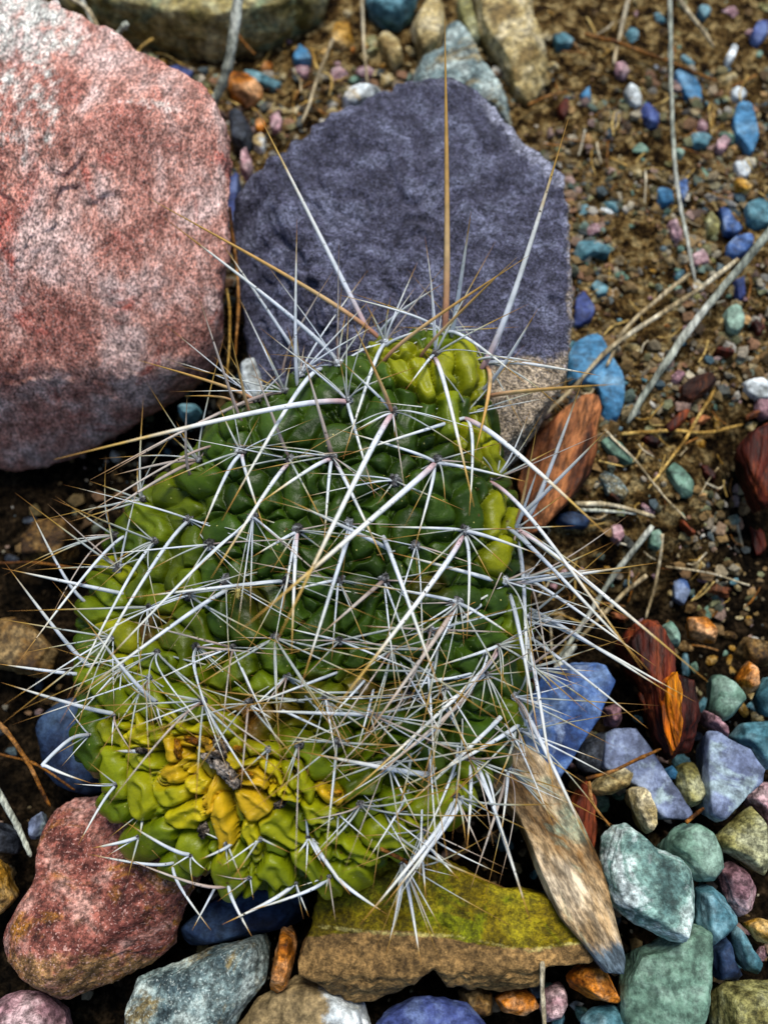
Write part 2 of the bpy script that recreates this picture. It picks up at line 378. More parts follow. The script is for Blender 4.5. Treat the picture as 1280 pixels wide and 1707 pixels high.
# ------------------------------------------------------------------ rocks
def rock(name, label, cat, outline, zmid, h, b, mat, seed=0, sub=5, tops=(), cuts=9, cut=(.74, .96), amp=.10, nscale=.8,
         sharp=22, grain=None, mask=None, group=None, taper=.35, undercut=.25, ztr=None, chips=.55, pale=None, planes=(), smooth=True, corner=0.0, extra=None):
    rng = np.random.RandomState(seed + 100)
    O = np.array([at(px, py, zmid if ztr is None else ztr) for px, py in outline])
    cx, cy = (O[:, 0].max() + O[:, 0].min()) / 2, (O[:, 1].max() + O[:, 1].min()) / 2
    # area centroid
    x, y = O[:, 0], O[:, 1]; x2, y2 = np.roll(x, -1), np.roll(y, -1); cr = x * y2 - x2 * y; A = cr.sum() / 2
    cx, cy = ((x + x2) * cr).sum() / (6 * A), ((y + y2) * cr).sum() / (6 * A)
    C = np.array([cx, cy, zmid])
    ext = np.array([np.ptp(x) / 2, np.ptp(y) / 2, (h + b) / 2])
    D, F = ico(sub)
    D = D * ext; D = D / np.linalg.norm(D, axis=1)[:, None]
    th = np.arctan2(D[:, 1], D[:, 0])
    # polar radius of the outline polygon along each direction
    c, s = np.cos(th), np.sin(th)
    Rr = np.zeros(len(D))
    ax, ay, bx, by = x - cx, y - cy, x2 - cx, y2 - cy
    for i in range(len(ax)):
        ex, ey = bx[i] - ax[i], by[i] - ay[i]
        den = c * ey - s * ex
        den = np.where(np.abs(den) < 1e-9, 1e-9, den)
        tt = (ax[i] * ey - ay[i] * ex) / den
        uu = (ax[i] * s - ay[i] * c) / den
        ok = (tt > 0) & (uu >= -1e-6) & (uu <= 1 + 1e-6)
        Rr = np.where(ok, np.maximum(Rr, tt), Rr)
    Rr = np.maximum(Rr, ext[:2].min() * .1)
    cph = np.hypot(D[:, 0], D[:, 1]); sph = D[:, 2]
    side = Rr / (cph + taper * np.maximum(sph, 0) * .8 + undercut * np.maximum(-sph, 0) + 1e-6)
    inv = side ** -float(sharp)
    pl = list(tops) or [(rng.uniform(-.14, .14), rng.uniform(-.14, .14), 1, 1.0)]
    for nx, ny, nz, f in [q for q in pl if q[3] > 0]:
        n = np.array([nx, ny, nz], float); n /= np.linalg.norm(n)
        dn = np.maximum(D @ n, 1e-4); inv = inv + (h * f / dn) ** -float(sharp)
    inv = inv + (b / np.maximum(-D[:, 2], 1e-4)) ** -float(sharp)
    r = inv ** (-1.0 / sharp)
    P = D * r[:, None]
    todo = [(np.array(q[:3], float) / np.linalg.norm(q[:3]), 1 + q[3], None) for q in pl if q[3] <= 0]
    todo += [(np.array(n, float) / np.linalg.norm(n), None, p) for n, p in planes]
    for k in range(cuts):
        n = rng.normal(size=3); n[2] = abs(n[2]) * .8; n = n / ext; n /= np.linalg.norm(n)
        todo.append((n, rng.uniform(*cut), None))
    for n, fr, pt in todo:
        sup = (P @ n).max() * fr if pt is None else float(n @ (np.asarray(pt) - C))
        dn = np.maximum(D @ n, 1e-4)
        r = (r ** -float(sharp * 2) + (sup / dn) ** -float(sharp * 2)) ** (-1.0 / (sharp * 2))
        P = D * r[:, None]
    nrm = P / (ext ** 2); nrm /= np.linalg.norm(nrm, axis=1)[:, None]
    Q = P + C + seed * 1.37
    if grain is not None:
        ca, sa = math.cos(grain), math.sin(grain)
        a1 = Q[:, 0] * ca + Q[:, 1] * sa; a2 = -Q[:, 0] * sa + Q[:, 1] * ca
        Q = np.stack([a1 * .18, a2 * 1.4, Q[:, 2] * 1.4], 1)
    d = amp * (.65 * fbm(Q * nscale, 4, seed) + .45 * fbm(Q * nscale * 2.3, 3, seed + 7, ridged=True) - .15)
    if sub >= 5: d = d + amp * .22 * fbm(Q * nscale * 7, 3, seed + 3)
    if chips:                      # broken ledges: the height of a tilted noise taken in uneven steps
        tq = 2.6 * fbm(Q * nscale * np.array([1.1, .7, 1.9]), 3, seed + 13) + (Q @ np.array([.5, .35, .9])) * nscale * .9
        fl = np.floor(tq); fr_ = tq - fl
        d = d + amp * chips * (sstep(.0, .16, fr_) - fr_ - .35) * (.4 + .6 * sstep(-.2, .3, vnoise(Q * nscale * .8, seed + 15)))
    P = P + nrm * d[:, None]
    if extra is not None: P = extra(P + C, nrm) - C
    attrs = None
    if mask is not None:
        X = P + C; px, py = proj(X); attrs = {'mask': mask(px, py, X, nrm)}
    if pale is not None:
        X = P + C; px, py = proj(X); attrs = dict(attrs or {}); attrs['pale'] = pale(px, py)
    me = mesh_from(name, P + np.array([0, 0, b]), F, M[mat], smooth=smooth, attrs=attrs)
    o = link(name, me, loc=C - np.array([0, 0, b]))
    tag(o, label, cat, group)
    return o

OUTL = []
def rk(name, label, cat, outline, *a, **k):
    OUTL.append(np.array(outline, float))
    return rock(name, label, cat, outline, *a, **k)

# the two boulders
def seg(px, py, pts, w_):
    d = np.full(len(px), 1e9)
    for (x0, y0), (x1, y1) in zip(pts[:-1], pts[1:]):
        ex, ey = x1 - x0, y1 - y0; t = np.clip(((px - x0) * ex + (py - y0) * ey) / (ex * ex + ey * ey), 0, 1)
        d = np.minimum(d, np.hypot(px - x0 - t * ex, py - y0 - t * ey))
    return np.exp(-(d / w_) ** 2)
def pink_mask(px, py, X, n):
    m = .62 * sstep(140, 50, py - .12 * px) * sstep(280, 40, px)
    m = np.maximum(m, .5 * np.exp(-((px - 255) / 70) ** 2 - ((py - 172 - (px - 255) * .16) / 16) ** 2))
    m = np.maximum(m, .45 * sstep(130, 90, px) * sstep(420, 180, py))
    return m
def pink_extra(X, n):
    px, py = proj(X)
    # a vertical groove and lumps in the face towards the camera
    g = -.22 * np.exp(-((px - 118 - (py - 200) * .08) / 26) ** 2) * sstep(150, 230, py) * sstep(620, 450, py)
    g = g + .20 * np.exp(-((px - 255) / 34) ** 2 - ((py - 225) / 30) ** 2)
    g = g - .10 * np.exp(-((px - 265) / 40) ** 2 - ((py - 268) / 14) ** 2)
    g = g - .10 * np.exp(-((px - 290) / 60) ** 2 - ((py - 330) / 9) ** 2)
    return X + n * g[:, None]
N1, N2, N3 = (.12, -.38, .92), (.12, -.60, .79), (.08, -.93, .34)
Q1 = at(190, 162, 5.75); Q2 = hit(150, 450, N1, Q1); Q3 = hit(120, 615, N2, Q2)
rk('boulder', 'large pink quartzite boulder with a pale skylit top in the upper left corner', 'boulder',
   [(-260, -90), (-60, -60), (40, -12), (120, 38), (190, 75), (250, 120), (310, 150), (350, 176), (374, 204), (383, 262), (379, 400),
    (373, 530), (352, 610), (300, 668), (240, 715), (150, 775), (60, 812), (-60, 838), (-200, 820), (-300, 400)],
   4.2, 1.5, 6.4, 'pink', seed=3, sub=7, tops=[(.03, .10, 1, 1.0)], cuts=0, amp=.24, nscale=.5, sharp=12, chips=.8, mask=pink_mask, pale=lambda px, py: .42 * seg(px, py, [(190, 168), (240, 172), (262, 184), (310, 184)], 13) + .42 * sstep(190, 60, py) + .15 * seg(px, py, [(20, 120), (60, 330)], 50), taper=.1, undercut=.25, extra=pink_extra,  # pale also puts the skylit brightness of the top into the colour
   planes=[(N1, Q1), (N2, Q2), (N3, Q3), ((.52, -.66, -.54), hit(285, 668, N3, Q3)), ((.50, -.80, .33), hit(262, 640, N2, Q2)), ((.1, -.75, -.65), hit(80, 812, N3, Q3)), ((.8, -.2, .5), at(362, 300, 4.9))])
def purple_mask(px, py, X, n):
    m = .85 * sstep(560, 640, py + .1 * (px - 800)) * sstep(730, 850, px)
    m = np.maximum(m, .55 * sstep(936, 950, px))
    return m
def purple_extra(X, n):
    px, py = proj(X)
    def crack(x0, y0, x1, y1, w_, d):
        ex, ey = x1 - x0, y1 - y0
        t = np.clip(((px - x0) * ex + (py - y0) * ey) / (ex * ex + ey * ey), 0, 1)
        wob = 6 * vnoise(np.stack([px / 14, py / 14, px * 0], 1), 44)
        return -d * np.exp(-((np.hypot(px - x0 - t * ex, py - y0 - t * ey) + wob * .5) / w_) ** 2)
    g = crack(862, 470, 935, 505, 5, .16) + crack(462, 395, 500, 428, 7, .18) + crack(560, 350, 610, 372, 4, .10) + crack(640, 470, 690, 520, 5, .12) + crack(700, 300, 730, 360, 4, .08)
    g = g - .45 * sstep(10, -14, (px - 478) * .55 + (py - 300) * -.84 + 40 * 0) * sstep(395, 430, px) * sstep(290, 262, py) * sstep(500, 470, px)
    st = sstep(.1, .3, vnoise(np.stack([px / 90 + py / 160, py / 40, px * 0], 1), 71))
    return X + n * (g + .07 * st)[:, None]
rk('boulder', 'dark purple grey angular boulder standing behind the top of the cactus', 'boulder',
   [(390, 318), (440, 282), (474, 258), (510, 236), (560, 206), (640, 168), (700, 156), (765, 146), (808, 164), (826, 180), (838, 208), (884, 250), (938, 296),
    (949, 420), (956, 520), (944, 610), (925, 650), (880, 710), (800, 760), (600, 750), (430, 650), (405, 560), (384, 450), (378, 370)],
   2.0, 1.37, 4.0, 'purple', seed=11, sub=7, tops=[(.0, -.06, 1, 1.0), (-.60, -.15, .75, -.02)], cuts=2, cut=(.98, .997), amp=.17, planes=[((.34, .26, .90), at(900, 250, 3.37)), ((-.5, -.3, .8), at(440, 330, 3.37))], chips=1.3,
   nscale=.6, sharp=34, mask=purple_mask, pale=lambda px, py: .75 * seg(px, py, [(835, 190), (880, 245), (930, 290)], 26) + .45 * seg(px, py, [(600, 150), (760, 134), (835, 190)], 12) + .5 * seg(px, py, [(942, 300), (952, 520), (940, 620)], 9), taper=.0, undercut=.1, ztr=3.3, extra=purple_extra)  # pale puts the brightness of the sunlit bevel into the colour

ST = 'stone'
rk('stone', 'rosy brown stone with a flat sloping face below the yellow end of the cactus', ST,
   [(2, 1565), (30, 1520), (62, 1470), (70, 1400), (95, 1352), (125, 1330), (240, 1318), (350, 1380), (348, 1430), (312, 1505), (292, 1560), (292, 1580), (250, 1620), (185, 1645), (105, 1668), (45, 1640), (4, 1610)],
   -.3, 1.0, 1.9, 'rosy', seed=21, sub=6, tops=[(-.05, .10, 1, 1.0), (.45, -.62, .62, 1.55)], cuts=6, amp=.12, mask=lambda px, py, X, n: .6 * sstep(1560, 1610, py + .35 * (px - 150) * 0), sharp=18)
rk('stone', 'blue grey weathered stone at the bottom edge right of the rosy stone', ST,
   [(205, 1720), (208, 1685), (232, 1628), (300, 1603), (358, 1576), (445, 1555), (456, 1572), (442, 1640), (404, 1690), (370, 1760), (215, 1770)],
   -.8, 1.0, 1.3, 'grey', seed=22, sub=6, amp=.12, cuts=9, sharp=18)
rk('stone', 'small upright tan sliver of stone between the grey stone and the olive slab', ST,
   [(450, 1655), (456, 1600), (470, 1548), (484, 1540), (495, 1558), (493, 1600), (480, 1640), (462, 1660)], -.3, .6, 1.3, 'rust', seed=23, amp=.07, cuts=6)
rk('stone', 'cream and brown stone with a bright white patch at the bottom edge', ST,
   [(385, 1720), (425, 1672), (490, 1625), (560, 1640), (608, 1668), (640, 1770), (390, 1780)], -.9, .9, 1.2, 'white', seed=24, sub=6, amp=.10, cuts=8, mask=lambda px, py, X, n: 1.1 * sstep(590, 490, px))
def olive_mask(px, py, X, n):
    edge = 1560 + 10 * np.sin(px / 60) + .05 * (px - 640)
    return -.25 + 1.5 * sstep(-12, 14, py - edge)
rk('stone', 'wide olive yellow slab with a broken brown edge below the cactus', ST,
   [(497, 1600), (520, 1540), (535, 1480), (600, 1440), (700, 1425), (770, 1450), (830, 1478), (900, 1490), (965, 1535), (987, 1572), (976, 1600), (905, 1606), (893, 1640), (835, 1656), (745, 1642), (722, 1612), (670, 1650), (616, 1680), (560, 1655), (500, 1622)],
   -.2, .75, 1.7, 'olive', seed=25, sub=6, tops=[(-.02, .10, 1, 1.0), (.02, -.80, .60, 1.62)], cuts=4, cut=(.93, .99), amp=.2, nscale=.9, sharp=24, chips=.7, mask=olive_mask, pale=lambda px, py: .6 * seg(px, py, [(530, 1545), (640, 1556), (760, 1562), (880, 1585), (985, 1570)], 6), taper=.1, undercut=.1)
rk('stone', 'long tan slab with streaks and a dark tip leaning down right of the cactus', ST,
   [(795, 1290), (830, 1235), (880, 1240), (925, 1290), (962, 1360), (1000, 1440), (1018, 1520), (1036, 1596), (1034, 1624), (1006, 1622), (975, 1582), (930, 1530), (893, 1450), (858, 1360)],
   .5, .5, 1.6, 'tanbark', seed=26, sub=6, tops=[(.12, .05, 1, 1.0)], cuts=5, cut=(.93, .99), amp=.10, grain=-1.05, sharp=20, mask=lambda px, py, X, n: sstep(1515, 1625, py) * .85, taper=.1)
rk('stone', 'deep blue flat stone beside the lower right edge of the cactus', ST,
   [(890, 1150), (905, 1118), (960, 1098), (1005, 1112), (1019, 1140), (996, 1200), (955, 1260), (924, 1308), (880, 1290), (865, 1200)],
   .2, .5, 1.4, 'blue', seed=27, sub=6, tops=[(-.15, .10, 1, 1.0), (.7, -.4, .6, 2.2)], cuts=5, amp=.08, sharp=22, taper=.1)
rk('stone', 'flat lavender grey slab lying diagonally under the red bark chunk', ST,
   [(1005, 1225), (1022, 1216), (1055, 1216), (1078, 1245), (1105, 1290), (1148, 1355), (1144, 1368), (1095, 1366), (1068, 1320), (1030, 1300), (1000, 1280)],
   -.6, .4, .9, 'lavender', seed=28, sub=5, tops=[(.05, .08, 1, 1)], cuts=3, cut=(.95, .99), amp=.04, sharp=30, taper=.05)
rk('stone', 'lavender blue angular stone with a dark pit near the right edge', ST,
   [(1176, 1222), (1184, 1214), (1212, 1235), (1240, 1250), (1264, 1285), (1258, 1308), (1225, 1340), (1195, 1372), (1175, 1362), (1170, 1300), (1172, 1250)],
   -.2, .5, 1.3, 'lavender', seed=29, sub=5, tops=[(-.05, .12, 1, 1)], cuts=4, cut=(.92, .99), amp=.05, sharp=24, taper=.1)
rk('stone', 'teal stone with a pale stripe at the right edge above the lavender stone', ST,
   [(1214, 1222), (1230, 1205), (1310, 1200), (1320, 1282), (1268, 1284), (1240, 1248)], -.6, .6, 1.0, 'teal', seed=30, amp=.07, cuts=8)
rk('stone', 'pale green and white mottled stone right of the long tan slab', ST,
   [(1000, 1440), (1004, 1398), (1022, 1376), (1042, 1374), (1068, 1392), (1092, 1414), (1130, 1428), (1158, 1456), (1167, 1490), (1158, 1530), (1140, 1576), (1118, 1570), (1060, 1545), (1012, 1505), (998, 1475)],
   .55, .75, 1.7, 'green', seed=31, sub=6, tops=[(.05, .14, 1, 1.0), (-.4, -.7, .62, 1.5)], cuts=7, cut=(.88, .98), amp=.10, sharp=18, mask=lambda px, py, X, n: .85 * sstep(10, 30, py - (1478 + (px - 1000) * .72)))
rk('stone', 'smooth rounded sage green stone behind the mottled stone', ST,
   [(1095, 1410), (1125, 1380), (1160, 1364), (1184, 1378), (1199, 1415), (1204, 1450), (1188, 1470), (1160, 1470), (1120, 1440)], -.1, .6, 1.4, 'sage', seed=32, cuts=5, amp=.05, sharp=10)
rk('stone', 'wedge of olive green stone with a yellow lower rim at the right edge', ST,
   [(1185, 1400), (1215, 1372), (1250, 1344), (1270, 1370), (1278, 1420), (1296, 1470), (1270, 1460), (1225, 1432), (1192, 1415)], -.4, .6, 1.2, 'khaki', seed=33, cuts=8, amp=.07)
rk('stone', 'slate blue stone right of the pale green mottled stone', ST,
   [(1160, 1478), (1178, 1466), (1205, 1488), (1228, 1515), (1226, 1540), (1205, 1580), (1175, 1590), (1160, 1540)], -.3, .6, 1.4, 'teal', seed=34, cuts=8, amp=.07)
rk('stone', 'pale pink rounded stone near the right edge', ST,
   [(1195, 1450), (1215, 1434), (1240, 1450), (1262, 1480), (1254, 1515), (1232, 1532), (1208, 1505)], -.7, .6, 1.0, 'mauve', seed=35, cuts=4, amp=.06, sharp=9)
rk('stone', 'large grey green block stone in the lower right corner', ST,
   [(1032, 1640), (1040, 1592), (1085, 1572), (1150, 1540), (1180, 1545), (1182, 1640), (1180, 1685), (1150, 1760), (1060, 1770), (1034, 1700)],
   -.3, .9, 1.9, 'sage', seed=36, sub=6, tops=[(0, .12, 1, 1), (0, -.6, .75, 1.25)], cuts=6, amp=.08)
rk('stone', 'flat olive brown rounded stone filling the bottom right corner', ST,
   [(1183, 1660), (1208, 1638), (1310, 1632), (1330, 1770), (1200, 1770)], -.6, .7, 1.4, 'khaki', seed=37, cuts=6, amp=.07)
rk('stone', 'orange pink stone under the right end of the olive slab', ST,
   [(942, 1628), (962, 1605), (990, 1594), (1012, 1618), (1035, 1668), (1025, 1682), (988, 1676), (948, 1652)], -.5, .6, 1.2, 'rust', seed=38, cuts=8, amp=.06)
rk('stone', 'dark indigo stone cut by the bottom edge of the picture', ST,
   [(618, 1722), (640, 1682), (682, 1664), (730, 1660), (778, 1672), (812, 1712), (815, 1780), (620, 1780)], -.6, .7, 1.3, 'indigo', seed=39, sub=5, cuts=9, amp=.08)
rk('stone', 'teal stone at the bottom edge below the orange pink stone', ST,
   [(966, 1700), (988, 1680), (1020, 1675), (1045, 1690), (1066, 1740), (975, 1750)], -.7, .6, 1.0, 'teal', seed=40, cuts=8, amp=.06)
rk('stone', 'small rusty stone in the gap under the olive slab', ST,
   [(822, 1662), (850, 1652), (884, 1650), (900, 1678), (868, 1700), (838, 1690)], -1.0, .5, .8, 'rust', seed=41, cuts=8, amp=.05, sub=4)
rk('stone', 'dull mauve stone in shade under the olive slab right of the rusty one', ST,
   [(905, 1650), (938, 1632), (950, 1670), (935, 1700), (908, 1706), (898, 1680)], -1.1, .5, .8, 'mauve', seed=42, cuts=8, amp=.05, sub=4)
rk('stone', 'grey brown stone under the olive slab left of the rusty one', ST,
   [(760, 1652), (790, 1640), (822, 1655), (820, 1695), (780, 1700), (762, 1680)], -1.1, .5, .8, 'umber', seed=43, cuts=8, amp=.05, sub=4)
rk('stone', 'pale pink crusty stone in the bottom left corner', ST,
   [(-30, 1690), (8, 1660), (35, 1648), (78, 1655), (108, 1688), (120, 1760), (-20, 1770)], -.7, .8, 1.2, 'mauve', seed=44, cuts=6, amp=.10)
rk('stone', 'mustard yellow stone cut by the left edge above the rosy stone', ST,
   [(-50, 1430), (0, 1432), (14, 1470), (22, 1500), (2, 1525), (-50, 1540)], -.5, .7, 1.2, 'ochre', seed=45, cuts=6, amp=.07)
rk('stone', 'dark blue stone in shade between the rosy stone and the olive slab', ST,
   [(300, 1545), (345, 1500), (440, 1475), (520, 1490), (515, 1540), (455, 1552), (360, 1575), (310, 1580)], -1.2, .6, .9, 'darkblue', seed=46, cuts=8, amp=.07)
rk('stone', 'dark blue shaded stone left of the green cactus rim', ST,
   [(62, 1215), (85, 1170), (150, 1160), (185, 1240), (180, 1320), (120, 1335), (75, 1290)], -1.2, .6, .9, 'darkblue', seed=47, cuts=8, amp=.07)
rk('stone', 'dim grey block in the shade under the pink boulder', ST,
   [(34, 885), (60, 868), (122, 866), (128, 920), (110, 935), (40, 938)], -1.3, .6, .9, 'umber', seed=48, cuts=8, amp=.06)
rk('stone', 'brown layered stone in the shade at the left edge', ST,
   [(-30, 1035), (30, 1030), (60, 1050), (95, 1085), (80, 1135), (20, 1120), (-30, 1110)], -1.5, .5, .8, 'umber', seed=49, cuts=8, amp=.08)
rk('stone', 'small blue grey stone at the left edge beside the straw', ST,
   [(50, 1370), (68, 1350), (78, 1380), (66, 1402), (50, 1398)], -1.1, .4, .6, 'lavender', seed=50, sub=4, cuts=8, amp=.04)
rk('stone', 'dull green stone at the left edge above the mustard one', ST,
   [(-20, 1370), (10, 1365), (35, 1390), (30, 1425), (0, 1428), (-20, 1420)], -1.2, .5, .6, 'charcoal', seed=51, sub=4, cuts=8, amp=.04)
# stones round the lavender slab
rk('stone', 'tan block resting against the lavender slab', ST, [(976, 1312), (1000, 1290), (1040, 1278), (1056, 1290), (1050, 1310), (1020, 1325), (988, 1330)], -.2, .4, .9, 'tan', seed=52, sub=4, cuts=7, amp=.05)
rk('stone', 'pale khaki leaf shaped stone between the tan block and the sage stone', ST, [(1044, 1318), (1062, 1304), (1078, 1312), (1095, 1350), (1092, 1398), (1078, 1392), (1054, 1350)], 0, .4, 1.1, 'tan', seed=53, sub=4, cuts=7, amp=.05)
rk('stone', 'rough khaki stone between the two lavender stones', ST, [(1128, 1275), (1155, 1272), (1165, 1300), (1178, 1322), (1160, 1350), (1140, 1345), (1128, 1310)], -.4, .5, .9, 'khaki', seed=54, sub=4, cuts=9, amp=.08)
rk('stone', 'small bright sky blue stone tucked beside the rough khaki stone', ST, [(1104, 1284), (1120, 1276), (1130, 1288), (1124, 1304), (1110, 1300)], -.5, .3, .6, 'cyan', seed=55, sub=4, cuts=5, amp=.03)
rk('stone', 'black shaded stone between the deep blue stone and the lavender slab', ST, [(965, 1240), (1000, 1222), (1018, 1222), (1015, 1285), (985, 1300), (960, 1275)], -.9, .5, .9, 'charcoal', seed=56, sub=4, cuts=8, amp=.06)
rk('stone', 'dull mauve stone above the black shaded stone', ST, [(1003, 1180), (1030, 1172), (1040, 1200), (1036, 1215), (1008, 1212)], -.8, .5, .8, 'mauve', seed=57, sub=4, cuts=8, amp=.05)
rk('stone', 'pale green triangular stone right of the orange wood', ST, [(1180, 1190), (1188, 1120), (1212, 1128), (1245, 1165), (1215, 1200), (1200, 1205)], -.5, .5, .9, 'sage', seed=58, sub=4, cuts=7, amp=.05)
rk('stone', 'tan and pink stone at the right edge above the teal striped stone', ST, [(1225, 1130), (1245, 1100), (1262, 1118), (1262, 1150), (1240, 1162)], -.6, .5, .9, 'rust', seed=59, sub=4, cuts=7, amp=.05)
rk('stone', 'teal stone cut by the right edge beside the tan and pink stone', ST, [(1258, 1160), (1270, 1130), (1320, 1120), (1320, 1205), (1275, 1195)], -.6, .5, .9, 'teal', seed=60, sub=4, cuts=7, amp=.05)
rk('stone', 'brown mauve stone curving over the lavender stone with the pit', ST, [(1172, 1180), (1195, 1195), (1212, 1218), (1214, 1236), (1196, 1222), (1175, 1205)], -.4, .4, .8, 'mauve', seed=61, sub=4, cuts=7, amp=.05)
rk('stone', 'rough grey pink stone at the right edge below the lavender stone', ST, [(1240, 1330), (1262, 1305), (1300, 1300), (1310, 1420), (1285, 1400), (1258, 1345)], -.5, .5, 1.0, 'mauve', seed=62, cuts=8, amp=.10)
rk('stone', 'dark teal stone below the slate blue stone', ST, [(1183, 1580), (1210, 1560), (1222, 1600), (1240, 1635), (1190, 1635)], -.7, .5, .9, 'darkblue', seed=63, sub=4, cuts=8, amp=.05)
rk('stone', 'ochre stone cut by the right edge above the corner stone', ST, [(1240, 1540), (1262, 1530), (1310, 1545), (1310, 1580), (1262, 1570)], -.8, .5, .9, 'ochre', seed=64, sub=4, cuts=8, amp=.05)
rk('stone', 'dark blue stone leaning at the right edge under the ochre stone', ST, [(1216, 1535), (1235, 1550), (1268, 1610), (1262, 1625), (1240, 1618), (1222, 1580)], -.8, .4, .9, 'teal', seed=65, sub=4, cuts=8, amp=.05)
rk('stone', 'green grey chip beside the right wood chunk', ST, [(1100, 1045), (1118, 1035), (1134, 1060), (1132, 1080), (1110, 1072)], -.2, .3, .6, 'sage', seed=66, sub=4, cuts=6, amp=.03)
rk('stone', 'warm orange stone in the shade right of the wood chunk', ST, [(1145, 1030), (1180, 1028), (1202, 1058), (1190, 1074), (1150, 1062)], -.4, .4, .7, 'rust', seed=67, sub=4, cuts=6, amp=.04)
rk('stone', 'brown pink stone at the right edge above the tan and pink stone', ST, [(1225, 1085), (1240, 1060), (1280, 1070), (1290, 1110), (1250, 1110)], -.6, .4, .8, 'umber', seed=68, sub=4, cuts=7, amp=.05)
# behind
rk('stone', 'long greenish tan stone lying across the top edge', ST,
   [(60, -60), (560, -70), (545, 5), (470, 48), (400, 62), (350, 78), (300, 70), (230, 52), (170, 42), (110, 10)], .8, .9, 1.6, 'topstone', seed=69, sub=6, amp=.16, cuts=8, cut=(.9, .98))
rk('stone', 'pale grey blue spike of stone rising behind the purple boulder', ST,
   [(680, 112), (735, 95), (744, 48), (764, 40), (782, 70), (806, 118), (832, 152), (870, 205), (820, 190), (700, 160)], .6, .6, 1.4, 'grey', seed=70, sub=5, amp=.08, cuts=8)
rk('stone', 'blocky tan stone at the top edge left of the tallest spine', ST, [(684, 50), (700, 2), (722, -12), (740, 8), (744, 50), (728, 98), (704, 100), (690, 70)], .6, .6, 1.1, 'tan', seed=71, cuts=8, amp=.09)
rk('stone', 'long tan stone fading to mauve at its foot behind the purple boulder', ST, [(785, -30), (880, -30), (890, 50), (912, 96), (912, 130), (888, 165), (862, 152), (836, 100), (800, 60)], .5, .7, 1.1, 'tan', seed=72, amp=.14, cuts=9)
rk('stone', 'teal grey stone at the top edge above the tan stones', ST, [(605, -20), (700, -20), (690, 20), (668, 38), (640, 32), (612, 12)], .5, .5, 1.0, 'teal', seed=73, cuts=8, amp=.08)
rk('stone', 'rusty pink stone lying behind the right shoulder of the pink boulder', ST, [(374, 132), (386, 118), (408, 124), (438, 148), (436, 166), (410, 172), (384, 158)], .3, .4, .7, 'rust', seed=74, sub=4, cuts=6, amp=.05)
rk('stone', 'thin greenish tan sliver of stone beside the tallest spine tip', ST, [(760, 5), (778, 0), (792, 30), (800, 66), (786, 72), (768, 45)], .5, .4, .8, 'khaki', seed=75, sub=4, cuts=6, amp=.05)
rk('stone', 'tan chunk left of the thin vertical straw at the top', ST, [(548, 62), (560, 44), (584, 46), (590, 72), (572, 88), (552, 82)], .2, .4, .8, 'ochre', seed=76, sub=4, cuts=8, amp=.05)
rk('stone', 'tan chunk right of the thin vertical straw at the top', ST, [(625, 62), (645, 50), (668, 78), (672, 102), (655, 115), (636, 90)], .2, .4, .8, 'tan', seed=77, sub=4, cuts=8, amp=.05)
rk('stone', 'greenish cream stone touching the upper left edge of the purple boulder', ST, [(565, 175), (588, 152), (620, 150), (640, 148), (620, 172), (580, 185)], 1.6, .4, 1.5, 'white', seed=78, sub=4, cuts=8, amp=.05)
rk('stone', 'dark grey stone wedged between the pink and purple boulders', ST, [(380, 185), (410, 196), (426, 222), (412, 250), (386, 240)], .6, .4, 1.0, 'charcoal', seed=79, sub=4, cuts=8, amp=.05)
rk('stone', 'pale lilac pebble wedged between the two boulders', ST, [(398, 262), (412, 252), (424, 278), (414, 298), (400, 286)], 1.2, .3, .6, 'mauve', seed=80, sub=4, cuts=6, amp=.03)
rk('stone', 'dark indigo stone deep in the cleft left of the purple boulder', ST, [(384, 300), (402, 300), (400, 380), (386, 400), (378, 350)], .2, .5, 1.0, 'indigo', seed=81, sub=4, cuts=6, amp=.05)
rk('stone', 'cream stone in the gap between pink boulder and cactus top', ST, [(400, 610), (420, 598), (450, 604), (500, 640), (480, 680), (420, 680), (402, 650)], .8, .5, 1.0, 'white', seed=82, sub=4, cuts=6, amp=.05)
rk('stone', 'teal pebble half hidden under the pink boulder edge', ST, [(296, 684), (308, 676), (330, 676), (338, 690), (326, 704), (304, 702)], .2, .4, .8, 'teal', seed=83, sub=4, cuts=6, amp=.03)

